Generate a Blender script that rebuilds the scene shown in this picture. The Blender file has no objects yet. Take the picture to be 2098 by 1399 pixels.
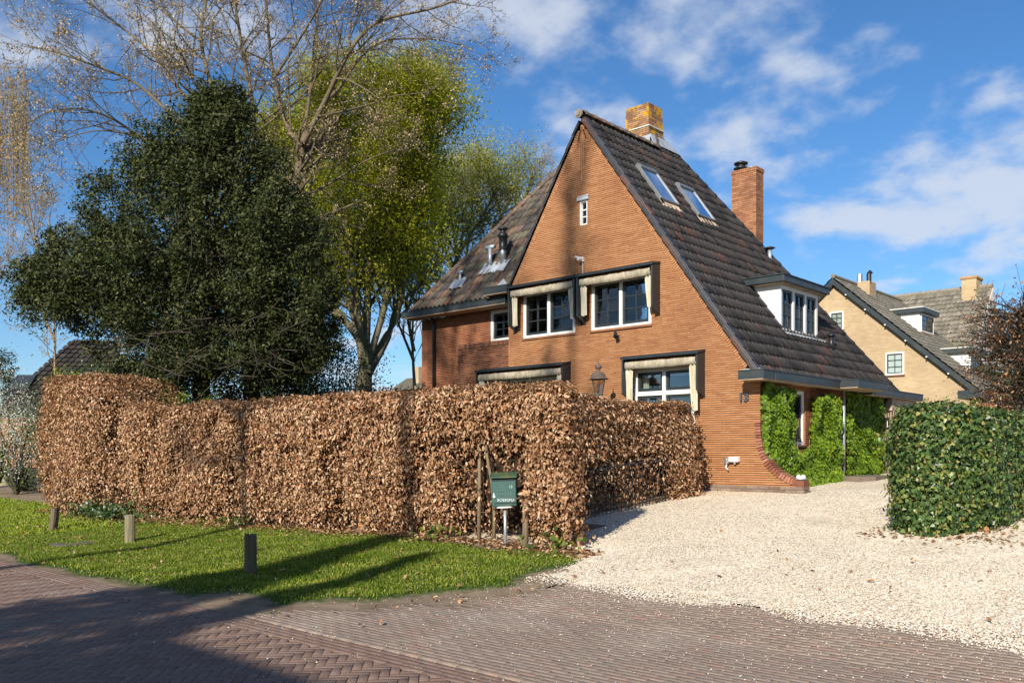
import bpy, math, random
import numpy as np
from mathutils import Vector, Matrix, noise as mnoise

R = math.radians
SC = bpy.context.scene
COL = SC.collection
random.seed(7)
RNG = np.random.default_rng(7)

# ------------------------------------------------------------------ camera, sky, sun, exposure
# frame of the place: +X runs along the gable wall to the right, +Y goes back along the side wall, z = 0 is the road
CAM = (7.81, -15.37, 1.5)
cam_data = bpy.data.cameras.new('camera')
cam = bpy.data.objects.new('camera', cam_data)
COL.objects.link(cam)
cam.location = CAM
cam.rotation_euler = (R(90), 0, R(42.6))
cam_data.sensor_width = 36
cam_data.lens = 36 * 1811 / 2098
cam_data.shift_y = 228.5 / 2098
cam_data.clip_start = 0.1
cam_data.clip_end = 2000
SC.camera = cam

SUN_EL = 28.5
LD = Vector((-0.314, 0.947, 0)).normalized()          # horizontal direction in which shadows fall
sun_data = bpy.data.lights.new('sun', 'SUN')
sun_data.energy = 5.0
sun_data.angle = R(0.55)
sun_data.color = (1.0, 0.93, 0.82)
sun = bpy.data.objects.new('sun', sun_data)
COL.objects.link(sun)
travel = Vector((LD.x * math.cos(R(SUN_EL)), LD.y * math.cos(R(SUN_EL)), -math.sin(R(SUN_EL))))
sun.rotation_euler = travel.to_track_quat('-Z', 'Y').to_euler()
sun.location = (0, -30, 30)

world = bpy.data.worlds.new('World')
SC.world = world
world.use_nodes = True
wn, wl = world.node_tree.nodes, world.node_tree.links
for n in list(wn): wn.remove(n)
w_out = wn.new('ShaderNodeOutputWorld'); w_bg = wn.new('ShaderNodeBackground')
w_bg.inputs['Strength'].default_value = 0.105
wl.new(w_bg.outputs[0], w_out.inputs[0])
sky = wn.new('ShaderNodeTexSky'); sky.sky_type = 'NISHITA'; sky.sun_disc = False
sky.sun_elevation = R(SUN_EL)
sky.sun_rotation = math.atan2(-LD.x, -LD.y)
sky.air_density = 1.0; sky.dust_density = 0.35; sky.ozone_density = 6.0; sky.altitude = 0
w_tc = wn.new('ShaderNodeTexCoord')
w_sep = wn.new('ShaderNodeSeparateXYZ'); wl.new(w_tc.outputs['Generated'], w_sep.inputs[0])
def wmath(op, a, b, clamp=False):
    m = wn.new('ShaderNodeMath'); m.operation = op; m.use_clamp = clamp
    for i, s in enumerate((a, b)):
        if s is None: continue
        if isinstance(s, (int, float)): m.inputs[i].default_value = s
        else: wl.new(s, m.inputs[i])
    return m.outputs[0]
w_h = wmath('MAXIMUM', w_sep.outputs[2], 0.0)
w_hh = wmath('ADD', w_h, 0.30)
w_cx = wmath('DIVIDE', w_sep.outputs[0], w_hh); w_cy = wmath('DIVIDE', w_sep.outputs[1], w_hh)
w_cmb = wn.new('ShaderNodeCombineXYZ'); wl.new(w_cx, w_cmb.inputs[0]); wl.new(w_cy, w_cmb.inputs[1])
w_cmb.inputs[2].default_value = 23.3
def wnoise(scale, detail, rough, dist, off):
    n = wn.new('ShaderNodeTexNoise'); n.inputs['Scale'].default_value = scale; n.inputs['Detail'].default_value = detail
    n.inputs['Roughness'].default_value = rough; n.inputs['Distortion'].default_value = dist
    v = wn.new('ShaderNodeVectorMath'); v.operation = 'ADD'; v.inputs[1].default_value = off
    wl.new(w_cmb.outputs[0], v.inputs[0]); wl.new(v.outputs[0], n.inputs['Vector'])
    return n.outputs['Fac']
w_n1 = wnoise(4.6, 9, 0.54, 0.1, (3.1, 1.7, 0.0))
w_n2 = wnoise(1.5, 3, 0.5, 0.0, (0.4, 5.2, 2.0))
w_sum = wmath('ADD', wmath('MULTIPLY', w_n1, 0.62), wmath('MULTIPLY', w_n2, 0.38))
w_rmp = wn.new('ShaderNodeValToRGB'); w_rmp.color_ramp.interpolation = 'EASE'
w_rmp.color_ramp.elements[0].position = 0.50; w_rmp.color_ramp.elements[0].color = (0, 0, 0, 1)
w_rmp.color_ramp.elements[1].position = 0.63; w_rmp.color_ramp.elements[1].color = (0.8, 0.8, 0.8, 1)
wl.new(w_sum, w_rmp.inputs[0])
w_mix = wn.new('ShaderNodeMix'); w_mix.data_type = 'RGBA'
wl.new(w_rmp.outputs[0], w_mix.inputs[0])
w_sat = wn.new('ShaderNodeHueSaturation'); w_sat.inputs['Saturation'].default_value = 1.12
wl.new(sky.outputs[0], w_sat.inputs['Color'])
wl.new(w_sat.outputs[0], w_mix.inputs[6])
w_mix.inputs[7].default_value = (5.0, 5.4, 6.1, 1)
wl.new(w_mix.outputs[2], w_bg.inputs['Color'])

SC.view_settings.view_transform = 'Standard'
SC.view_settings.look = 'None'
SC.view_settings.exposure = 0.42
SC.view_settings.gamma = 1.0
SC.render.engine = 'CYCLES'
SC.cycles.max_bounces = 6
SC.cycles.transparent_max_bounces = 12

# ------------------------------------------------------------------ helpers
YA = R(42.6)
FW = (-math.sin(YA), math.cos(YA)); RT = (math.cos(YA), math.sin(YA))
def at(px, py, d):
    """a point of the place, given by bearing and height as measured on the photograph, at its own distance d"""
    a = (px - 1049) / 1811; b = (928 - py) / 1811
    return Vector((CAM[0] + d * (FW[0] + a * RT[0]), CAM[1] + d * (FW[1] + a * RT[1]), CAM[2] + d * b))
def g(v):
    if v < -9.2: return 0.0
    if v < 0: return 0.0808 * (v + 9.2)
    return min(0.743 + 0.041 * v, 1.1)
def depth(p):
    return (p[0] - CAM[0]) * FW[0] + (p[1] - CAM[1]) * FW[1]

def parent_to(o, p):
    if p is not None:
        o.parent = p
        if p.type == 'EMPTY':
            o.matrix_parent_inverse = Matrix.Translation(-p.location)
def tag(o, label=None, cat=None, group=None, kind=None):
    if label: o['label'] = label
    if cat: o['category'] = cat
    if group: o['group'] = group
    if kind: o['kind'] = kind
    return o
def empty(name, loc, label, cat, group=None):
    o = bpy.data.objects.new(name, None)
    o.empty_display_size = 0.2
    COL.objects.link(o); o.location = loc
    return tag(o, label, cat, group)

def mesh_np(name, V, loops, starts, mat, rnd=None, smooth=False):
    me = bpy.data.meshes.new(name)
    V = np.asarray(V, dtype=np.float32); loops = np.asarray(loops, dtype=np.int32); starts = np.asarray(starts, dtype=np.int32)
    me.vertices.add(len(V)); me.vertices.foreach_set('co', V.ravel())
    me.loops.add(len(loops)); me.loops.foreach_set('vertex_index', loops)
    me.polygons.add(len(starts)); me.polygons.foreach_set('loop_start', starts)
    if smooth: me.polygons.foreach_set('use_smooth', np.ones(len(starts), dtype=bool))
    if rnd is not None:
        a = me.attributes.new('rnd', 'FLOAT', 'POINT'); a.data.foreach_set('value', np.asarray(rnd, dtype=np.float32))
    me.update(calc_edges=True); me.validate()
    if mat: me.materials.append(mat)
    return me
def link(name, me, parent=None):
    o = bpy.data.objects.new(name, me); COL.objects.link(o); parent_to(o, parent); return o

class MB:
    def __init__(s): s.v = []; s.f = []; s.r = []
    def add(s, vs, fs, r=None):
        b = len(s.v); s.v.extend([tuple(q) for q in vs]); s.f.extend([tuple(i + b for i in f) for f in fs])
        s.r.extend([random.random() if r is None else r] * len(vs)); return s
    def box8(s, c, r=None, bottom=True):
        f = [(0, 1, 5, 4), (1, 2, 6, 5), (2, 3, 7, 6), (3, 0, 4, 7), (4, 5, 6, 7)]
        if bottom: f.append((3, 2, 1, 0))
        return s.add(c, f, r)
    def box(s, x0, x1, y0, y1, z0, z1, r=None):
        return s.box8([(x0, y0, z0), (x1, y0, z0), (x1, y1, z0), (x0, y1, z0), (x0, y0, z1), (x1, y0, z1), (x1, y1, z1), (x0, y1, z1)], r)
    def obox(s, c, a, b, n, r=None):
        """centre and three half axes"""
        c, a, b, n = Vector(c), Vector(a), Vector(b), Vector(n)
        return s.box8([c - a - b - n, c + a - b - n, c + a + b - n, c - a + b - n, c - a - b + n, c + a - b + n, c + a + b + n, c - a + b + n], r)
    def prism(s, pts, ext, r=None):
        n = len(pts); ext = Vector(ext); P = [Vector(p) for p in pts]
        vs = P + [p + ext for p in P]
        fs = [tuple(range(n))[::-1], tuple(range(n, 2 * n))] + [(i, (i + 1) % n, n + (i + 1) % n, n + i) for i in range(n)]
        return s.add(vs, fs, r)
    def tube(s, pts, rad, n=8, cap=True, r=None):
        P = [Vector(p) for p in pts]
        if isinstance(rad, (int, float)): rad = [rad] * len(P)
        vs = []; up = None
        for i, p in enumerate(P):
            d = (P[min(i + 1, len(P) - 1)] - P[max(i - 1, 0)]).normalized()
            if up is None: up = Vector((0, 0, 1)) if abs(d.z) < 0.9 else Vector((1, 0, 0))
            a = d.cross(up).normalized(); b = a.cross(d).normalized(); up = b
            for k in range(n):
                t = 2 * math.pi * k / n
                vs.append(p + (a * math.cos(t) + b * math.sin(t)) * rad[i])
        fs = [(i * n + k, i * n + (k + 1) % n, (i + 1) * n + (k + 1) % n, (i + 1) * n + k) for i in range(len(P) - 1) for k in range(n)]
        if cap: fs += [tuple(range(n))[::-1], tuple(range((len(P) - 1) * n, len(P) * n))]
        return s.add(vs, fs, r)
    def lathe(s, c, prof, n=16, r=None):
        """profile (radius, z) round the vertical axis through c"""
        vs = []; c = Vector(c)
        for (q, z) in prof:
            for k in range(n):
                t = 2 * math.pi * k / n; vs.append(c + Vector((q * math.cos(t), q * math.sin(t), z)))
        fs = [(i * n + k, i * n + (k + 1) % n, (i + 1) * n + (k + 1) % n, (i + 1) * n + k) for i in range(len(prof) - 1) for k in range(n)]
        fs += [tuple(range(n))[::-1], tuple(range((len(prof) - 1) * n, len(prof) * n))]
        return s.add(vs, fs, r)
    def build(s, name, mat, parent=None, smooth=False, bevel=0.0):
        me = bpy.data.meshes.new(name)
        me.from_pydata(s.v, [], s.f)
        a = me.attributes.new('rnd', 'FLOAT', 'POINT'); a.data.foreach_set('value', np.array(s.r, dtype=np.float32))
        if smooth: me.polygons.foreach_set('use_smooth', [True] * len(me.polygons))
        me.update(); me.materials.append(mat)
        o = link(name, me, parent)
        if bevel:
            m = o.modifiers.new('bevel', 'BEVEL'); m.width = bevel; m.segments = 2; m.limit_method = 'ANGLE'
        return o

# ------------------------------------------------------------------ materials
def new_mat(name):
    m = bpy.data.materials.new(name); m.use_nodes = True
    nt = m.node_tree
    for n in list(nt.nodes): nt.nodes.remove(n)
    out = nt.nodes.new('ShaderNodeOutputMaterial')
    return m, nt, out
def N(nt, typ, **kw):
    n = nt.nodes.new(typ)
    for k, v in kw.items(): setattr(n, k, v)
    return n
def ramp(nt, stops, interp='LINEAR'):
    n = nt.nodes.new('ShaderNodeValToRGB'); cr = n.color_ramp; cr.interpolation = interp
    while len(cr.elements) < len(stops): cr.elements.new(0.5)
    for e, (p, c) in zip(cr.elements, stops):
        e.position = p; e.color = (*c, 1) if len(c) == 3 else c
    return n
def piece_random(nt):
    at_ = N(nt, 'ShaderNodeAttribute', attribute_name='rnd'); oi = N(nt, 'ShaderNodeObjectInfo')
    ad = N(nt, 'ShaderNodeMath', operation='ADD'); fr = N(nt, 'ShaderNodeMath', operation='FRACT')
    nt.links.new(at_.outputs['Fac'], ad.inputs[0]); nt.links.new(oi.outputs['Random'], ad.inputs[1]); nt.links.new(ad.outputs[0], fr.inputs[0])
    return fr.outputs[0]
def tex(nt, scale, detail=4, rough=0.55, stretch=None, kind='NOISE'):
    tc = N(nt, 'ShaderNodeTexCoord')
    src = tc.outputs['Object']
    if stretch:
        mp = N(nt, 'ShaderNodeMapping'); mp.inputs['Scale'].default_value = stretch
        nt.links.new(src, mp.inputs['Vector']); src = mp.outputs[0]
    if kind == 'NOISE':
        n = N(nt, 'ShaderNodeTexNoise'); n.inputs['Scale'].default_value = scale; n.inputs['Detail'].default_value = detail; n.inputs['Roughness'].default_value = rough
    else:
        n = N(nt, 'ShaderNodeTexVoronoi'); n.inputs['Scale'].default_value = scale
    nt.links.new(src, n.inputs['Vector'])
    return n
def mixc(nt, fac, a, b, mode='MIX'):
    m = N(nt, 'ShaderNodeMix', data_type='RGBA', blend_type=mode)
    for i, s in ((0, fac), (6, a), (7, b)):
        if isinstance(s, (int, float)): m.inputs[i].default_value = s
        elif isinstance(s, tuple): m.inputs[i].default_value = (*s, 1)
        else: nt.links.new(s, m.inputs[i])
    return m.outputs[2]
def finish(nt, out, col, rough=0.8, bump=None, bump_d=0.01, spec=0.5, metal=0.0, bump_s=0.6):
    p = N(nt, 'ShaderNodeBsdfPrincipled')
    if isinstance(col, tuple): p.inputs['Base Color'].default_value = (*col, 1)
    else: nt.links.new(col, p.inputs['Base Color'])
    p.inputs['Roughness'].default_value = rough; p.inputs['Metallic'].default_value = metal
    p.inputs['Specular IOR Level'].default_value = spec
    if bump is not None:
        b = N(nt, 'ShaderNodeBump'); b.inputs['Strength'].default_value = bump_s; b.inputs['Distance'].default_value = bump_d
        nt.links.new(bump, b.inputs['Height']); nt.links.new(b.outputs[0], p.inputs['Normal'])
    nt.links.new(p.outputs[0], out.inputs[0])
    return p

def plain(name, col, rough=0.7, var=0.25, scale=6.0, bump=0.0, spec=0.5, metal=0.0, stretch=None, dirt=None):
    """one colour with uneven wear"""
    m, nt, out = new_mat(name)
    n = tex(nt, scale, 6, 0.6, stretch)
    r = ramp(nt, [(0.3, tuple(c * (1 - var) for c in col)), (0.7, tuple(min(1, c * (1 + var * 0.6)) for c in col))])
    nt.links.new(n.outputs['Fac'], r.inputs[0])
    c = r.outputs[0]
    if dirt:
        d = tex(nt, scale * 0.37, 8, 0.7, stretch); dr = ramp(nt, [(0.5, (0, 0, 0)), (0.68, (1, 1, 1))])
        nt.links.new(d.outputs['Fac'], dr.inputs[0]); c = mixc(nt, dr.outputs[0], c, dirt)
    n2 = tex(nt, scale * 7, 3, 0.6, stretch)
    finish(nt, out, c, rough, n2.outputs['Fac'] if bump else None, bump, spec, metal)
    return m
def pieces(name, stops, rough=0.85, grain=30, gvar=0.35, bump=0.004, stain=None, stain_scale=0.8, stain_amt=(0.52, 0.66), spec=0.3, lichen=None, lichen_t=(0.62, 0.68), lscale=5.0):
    """each brick, tile or stone has its own colour out of a ramp; grain, stains and lichen on top"""
    m, nt, out = new_mat(name)
    r = ramp(nt, stops); nt.links.new(piece_random(nt), r.inputs[0])
    n = tex(nt, grain, 5, 0.6)
    gr = ramp(nt, [(0.25, (1 - gvar,) * 3), (0.75, (1 + gvar * 0.4,) * 3)]); nt.links.new(n.outputs['Fac'], gr.inputs[0])
    c = mixc(nt, 1.0, r.outputs[0], gr.outputs[0], 'MULTIPLY')
    if stain:
        s = tex(nt, stain_scale, 7, 0.65); sr = ramp(nt, [(stain_amt[0], (0, 0, 0)), (stain_amt[1], (0.75, 0.75, 0.75))])
        nt.links.new(s.outputs['Fac'], sr.inputs[0]); c = mixc(nt, sr.outputs[0], c, stain)
    if lichen:
        s = tex(nt, lscale, 8, 0.7); sr = ramp(nt, [(lichen_t[0], (0, 0, 0)), (lichen_t[1], (1, 1, 1))])
        nt.links.new(s.outputs['Fac'], sr.inputs[0]); c = mixc(nt, sr.outputs[0], c, lichen)
    finish(nt, out, c, rough, n.outputs['Fac'], bump, spec)
    return m
def leafmat(name, stops, rough=0.55, trans=0.3, spec=0.3, gain=1.25):
    m, nt, out = new_mat(name)
    r = ramp(nt, stops); nt.links.new(piece_random(nt), r.inputs[0])
    p = N(nt, 'ShaderNodeBsdfPrincipled'); p.inputs['Roughness'].default_value = rough; p.inputs['Specular IOR Level'].default_value = spec
    nt.links.new(r.outputs[0], p.inputs['Base Color'])
    t = N(nt, 'ShaderNodeBsdfTranslucent')
    c = mixc(nt, 1.0, r.outputs[0], (gain, gain, gain * 0.7), 'MULTIPLY'); nt.links.new(c, t.inputs['Color'])
    mx = N(nt, 'ShaderNodeMixShader'); mx.inputs[0].default_value = trans
    nt.links.new(p.outputs[0], mx.inputs[1]); nt.links.new(t.outputs[0], mx.inputs[2]); nt.links.new(mx.outputs[0], out.inputs[0])
    return m
def glassmat(name, ior=1.7, tint=(0.75, 0.82, 0.8)):
    m, nt, out = new_mat(name)
    fr = N(nt, 'ShaderNodeFresnel'); fr.inputs['IOR'].default_value = ior
    n = tex(nt, 1.3, 2, 0.5); b = N(nt, 'ShaderNodeBump'); b.inputs['Strength'].default_value = 0.05; b.inputs['Distance'].default_value = 0.05
    nt.links.new(n.outputs['Fac'], b.inputs['Height'])
    tr = N(nt, 'ShaderNodeBsdfTransparent'); tr.inputs[0].default_value = (*tint, 1)
    gl = N(nt, 'ShaderNodeBsdfGlossy'); gl.inputs['Roughness'].default_value = 0.015; gl.inputs['Color'].default_value = (0.95, 0.97, 1, 1)
    nt.links.new(b.outputs[0], gl.inputs['Normal'])
    mx = N(nt, 'ShaderNodeMixShader')
    nt.links.new(fr.outputs[0], mx.inputs[0]); nt.links.new(tr.outputs[0], mx.inputs[1]); nt.links.new(gl.outputs[0], mx.inputs[2])
    nt.links.new(mx.outputs[0], out.inputs[0])
    return m

M = {}
M['brick'] = pieces('brick', [(0, (0.385, 0.172, 0.073)), (0.3, (0.42, 0.195, 0.084)), (0.6, (0.45, 0.215, 0.096)), (0.9, (0.48, 0.24, 0.11)), (1, (0.36, 0.148, 0.068))],
                    grain=22, gvar=0.25, bump=0.004, stain=(0.26, 0.10, 0.052), stain_scale=0.5, stain_amt=(0.48, 0.78))
M['mortar'] = plain('mortar', (0.15, 0.10, 0.06), 0.95, 0.3, 9, 0.003)
M['pointing'] = plain('pointing', (0.50, 0.30, 0.16), 0.95, 0.25, 14, 0.002)
M['wing_brick'] = pieces('wing_brick', [(0, (0.33, 0.125, 0.065)), (0.5, (0.38, 0.155, 0.078)), (1, (0.43, 0.185, 0.092))], grain=22, gvar=0.3, stain=(0.15, 0.06, 0.04), stain_scale=0.5, stain_amt=(0.5, 0.75))
M['dark_brick'] = pieces('dark_brick', [(0, (0.15, 0.06, 0.035)), (0.5, (0.26, 0.11, 0.06)), (1, (0.32, 0.14, 0.07))], grain=22, gvar=0.35, stain=(0.09, 0.07, 0.05), stain_scale=0.9, stain_amt=(0.48, 0.7))
M['plinth'] = pieces('plinth', [(0, (0.17, 0.115, 0.09)), (0.5, (0.22, 0.16, 0.125)), (1, (0.27, 0.20, 0.15))], grain=20, gvar=0.3, stain=(0.12, 0.12, 0.05), stain_scale=2.0, stain_amt=(0.5, 0.72))
M['coping_brick'] = pieces('coping_brick', [(0, (0.20, 0.075, 0.045)), (0.5, (0.33, 0.12, 0.07)), (1, (0.42, 0.20, 0.13))], grain=25, gvar=0.35, stain=(0.10, 0.06, 0.04), stain_scale=3.0, stain_amt=(0.5, 0.7))
M['tile'] = pieces('tile', [(0, (0.018, 0.017, 0.018)), (0.3, (0.032, 0.028, 0.027)), (0.55, (0.045, 0.040, 0.038)), (0.75, (0.060, 0.046, 0.040)), (0.9, (0.040, 0.037, 0.036)), (1, (0.11, 0.043, 0.03))],
                   rough=0.7, grain=14, gvar=0.4, stain=(0.085, 0.073, 0.06), stain_scale=3.5, stain_amt=(0.56, 0.85), lichen=(0.28, 0.24, 0.17), lichen_t=(0.70, 0.76), lscale=16, spec=0.4)
M['tile_old'] = pieces('tile_old', [(0, (0.05, 0.05, 0.055)), (0.2, (0.10, 0.085, 0.07)), (0.45, (0.16, 0.11, 0.08)), (0.65, (0.13, 0.13, 0.09)), (0.82, (0.23, 0.12, 0.075)), (0.93, (0.09, 0.085, 0.09)), (1, (0.36, 0.14, 0.06))],
                       rough=0.75, grain=14, gvar=0.4, stain=(0.23, 0.20, 0.14), stain_scale=2.5, stain_amt=(0.55, 0.8), lichen=(0.42, 0.38, 0.26), lichen_t=(0.66, 0.72), lscale=12)
M['verge'] = pieces('verge', [(0, (0.03, 0.032, 0.037)), (0.6, (0.05, 0.05, 0.055)), (0.85, (0.09, 0.06, 0.05)), (1, (0.16, 0.06, 0.04))], rough=0.5, grain=16, gvar=0.3, spec=0.5)
M['ridge'] = pieces('ridge', [(0, (0.10, 0.075, 0.055)), (0.6, (0.16, 0.11, 0.08)), (1, (0.22, 0.12, 0.08))], rough=0.8, grain=18, gvar=0.4, lichen=(0.38, 0.33, 0.22), lichen_t=(0.58, 0.66), lscale=9)
M['lichen_brick'] = pieces('lichen_brick', [(0, (0.22, 0.11, 0.06)), (0.5, (0.36, 0.19, 0.10)), (1, (0.45, 0.30, 0.17))], grain=22, gvar=0.35, stain=(0.16, 0.12, 0.06), stain_scale=3, stain_amt=(0.5, 0.7), lichen=(0.62, 0.33, 0.012), lichen_t=(0.49, 0.56), lscale=4.2)
M['chimney_brick'] = pieces('chimney_brick', [(0, (0.28, 0.12, 0.065)), (0.5, (0.38, 0.17, 0.085)), (1, (0.46, 0.23, 0.12))], grain=22, gvar=0.3, stain=(0.14, 0.07, 0.05), stain_scale=1.2, stain_amt=(0.55, 0.75), lichen=(0.6, 0.36, 0.03), lichen_t=(0.72, 0.76), lscale=4)
M['lead'] = plain('lead', (0.40, 0.43, 0.46), 0.55, 0.3, 5, 0.004, metal=0.2)
M['gutter'] = plain('gutter', (0.032, 0.042, 0.047), 0.45, 0.25, 3, 0.0, dirt=(0.06, 0.065, 0.05))
M['trim_dark'] = plain('trim_dark', (0.022, 0.030, 0.034), 0.4, 0.25, 4)
M['soffit'] = plain('soffit', (0.46, 0.35, 0.24), 0.7, 0.25, 4)
M['white'] = plain('white', (0.78, 0.75, 0.69), 0.5, 0.07, 3)
M['dormer_white'] = plain('dormer_white', (0.80, 0.79, 0.74), 0.55, 0.05, 2, dirt=(0.72, 0.69, 0.60))
M['canvas'] = plain('canvas', (0.40, 0.345, 0.25), 0.9, 0.35, 7, 0.004, stretch=(2, 2, 0.8), dirt=(0.22, 0.19, 0.125))
M['drape'] = plain('drape', (0.56, 0.51, 0.39), 0.9, 0.2, 5, 0.003, stretch=(3, 3, 0.6), dirt=(0.38, 0.34, 0.20))
M['glass'] = glassmat('glass', 1.75, (0.86, 0.90, 0.89))
M['skyglass'] = glassmat('skyglass', 1.7, (0.85, 0.88, 0.9))
M['room'] = plain('room', (0.10, 0.085, 0.07), 0.9, 0.4, 2)
M['curtain'] = plain('curtain', (0.62, 0.62, 0.55), 0.9, 0.15, 3)
M['curtain_teal'] = plain('curtain_teal', (0.03, 0.22, 0.23), 0.9, 0.3, 3)
M['blind'] = plain('blind', (0.80, 0.79, 0.75), 0.8, 0.06, 3)
M['black_pipe'] = plain('black_pipe', (0.016, 0.018, 0.02), 0.4, 0.2, 4)
M['steel'] = plain('steel', (0.55, 0.57, 0.58), 0.35, 0.2, 6, metal=0.8)
M['zinc'] = plain('zinc', (0.42, 0.47, 0.50), 0.45, 0.2, 6, metal=0.5)
M['wood_old'] = plain('wood_old', (0.31, 0.23, 0.16), 0.9, 0.4, 8, 0.004, stretch=(4, 4, 0.5))
M['lamp_green'] = plain('lamp_green', (0.05, 0.10, 0.10), 0.5, 0.3, 8, dirt=(0.16, 0.11, 0.08))
M['frame_grey'] = plain('frame_grey', (0.20, 0.21, 0.22), 0.45, 0.2, 6, metal=0.3)
M['copper'] = plain('copper', (0.12, 0.085, 0.07), 0.6, 0.35, 9, dirt=(0.12, 0.15, 0.13))
M['stone'] = plain('stone', (0.30, 0.25, 0.20), 0.9, 0.4, 9, 0.01, dirt=(0.45, 0.42, 0.34))
# ------------------------------------------------------------------ ground
def wob(x, y, s=1.0, a=1.0): return a * mnoise.noise(Vector((x * s, y * s, 3.7)))
def lawn_right(v):                                       # where the grass verge stops towards the drive
    pts = [(-11.2, 0.0), (-10.6, 0.25), (-9.8, 0.70), (-8.6, 1.28), (-7.5, 1.40), (-6.9, 1.25), (-6.3, 0.9), (-5.4, 0.8)]
    for (a, b), (c, d) in zip(pts, pts[1:]):
        if v <= c: return b + (d - b) * max(0, (v - a)) / (c - a)
    return pts[-1][1]

def soil_mat(name, stops, scale, bump, extra=None):
    m, nt, out = new_mat(name)
    n = tex(nt, scale, 8, 0.65); r = ramp(nt, stops); nt.links.new(n.outputs['Fac'], r.inputs[0])
    n2 = tex(nt, scale * 14, 4, 0.7); r2 = ramp(nt, [(0.3, (0.65,) * 3), (0.7, (1.2,) * 3)]); nt.links.new(n2.outputs['Fac'], r2.inputs[0])
    c = mixc(nt, 1.0, r.outputs[0], r2.outputs[0], 'MULTIPLY')
    finish(nt, out, c, 0.95, n2.outputs['Fac'], bump, 0.15)
    return m
M['soil'] = soil_mat('soil', [(0.35, (0.05, 0.07, 0.02)), (0.6, (0.10, 0.085, 0.05))], 1.5, 0.02)
M['sand_joint'] = soil_mat('sand_joint', [(0.35, (0.13, 0.10, 0.075)), (0.65, (0.24, 0.195, 0.145))], 2.0, 0.004)
M['asphalt'] = soil_mat('asphalt', [(0.35, (0.13, 0.105, 0.10)), (0.65, (0.19, 0.155, 0.145))], 2.0, 0.004)

def sheet(name, xs, vs, zf, mat, kind='structure', keep=None):
    V = [(x, v, zf(x, v)) for v in vs for x in xs]; nx = len(xs); F = []
    for j in range(len(vs) - 1):
        for i in range(nx - 1):
            if keep is None or keep(0.5 * (xs[i] + xs[i + 1]), 0.5 * (vs[j] + vs[j + 1])):
                F.append((j * nx + i, j * nx + i + 1, (j + 1) * nx + i + 1, (j + 1) * nx + i))
    me = bpy.data.meshes.new(name); me.from_pydata(V, [], F); me.materials.append(mat); me.update()
    o = link(name, me); tag(o, kind=kind); return o
far = [-900, -300, -120, -60, -40, -30]
ground = sheet('ground', far + list(np.arange(-24, 30, 3.0)) + [40, 80, 300, 900], [-900, -200, -80, -30, -20, -12, -9.2, -8, -6, -4, -2, 0, 2, 4, 6, 9.2, 20, 40, 80, 300, 900], lambda x, v: g(v) - 0.03, M['soil'])
road = sheet('road', [-120, -60, -30, -20, -10, 0, 6, 12, 20, 40, 90], [-19.5, -17, -14, -11.2], lambda x, v: 0.004, M['sand_joint'])
apron_base = sheet('driveway', list(np.arange(-1.5, 14.1, 0.5)), [-11.2, -10.2, -9.2, -8.6, -7.9], lambda x, v: g(v) + 0.004, M['sand_joint'])
# the street that crosses at the far end of the hedge
sheet('side_street', [-27.5, -25.5, -23.2], [-40, -19.5, -9.2, -6, -3, 0, 8, 20, 40], lambda x, v: g(v) + 0.01, M['asphalt'])

# --- paving bricks
M['paver'] = pieces('paver', [(0, (0.205, 0.13, 0.097)), (0.3, (0.225, 0.147, 0.11)), (0.6, (0.24, 0.16, 0.122)), (0.85, (0.255, 0.17, 0.13)), (1, (0.225, 0.135, 0.10))],
                    rough=0.85, grain=45, gvar=0.4, bump=0.002, stain=(0.29, 0.24, 0.20), stain_scale=0.9, stain_amt=(0.5, 0.8), spec=0.25)
M['paver_drive'] = pieces('paver_drive', [(0, (0.26, 0.195, 0.15)), (0.4, (0.29, 0.225, 0.175)), (0.75, (0.31, 0.235, 0.18)), (1, (0.31, 0.205, 0.155))],
                          rough=0.9, grain=45, gvar=0.4, bump=0.002, stain=(0.38, 0.31, 0.245), stain_scale=1.1, stain_amt=(0.48, 0.75), spec=0.2)
PL, PW, GAP = 0.201, 0.067, 0.0045
def paver_mesh(hl, hw, h=0.020):
    b = 0.003
    v = [(-hl, -hw, -h), (hl, -hw, -h), (hl, hw, -h), (-hl, hw, -h), (-hl, -hw, -b), (hl, -hw, -b), (hl, hw, -b), (-hl, hw, -b),
         (-hl + b, -hw + b, 0), (hl - b, -hw + b, 0), (hl - b, hw - b, 0), (-hl + b, hw - b, 0)]
    f = [(0, 1, 5, 4), (1, 2, 6, 5), (2, 3, 7, 6), (3, 0, 4, 7), (4, 5, 9, 8), (5, 6, 10, 9), (6, 7, 11, 10), (7, 4, 8, 11), (8, 9, 10, 11)]
    return np.array(v, dtype=np.float32), f
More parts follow.
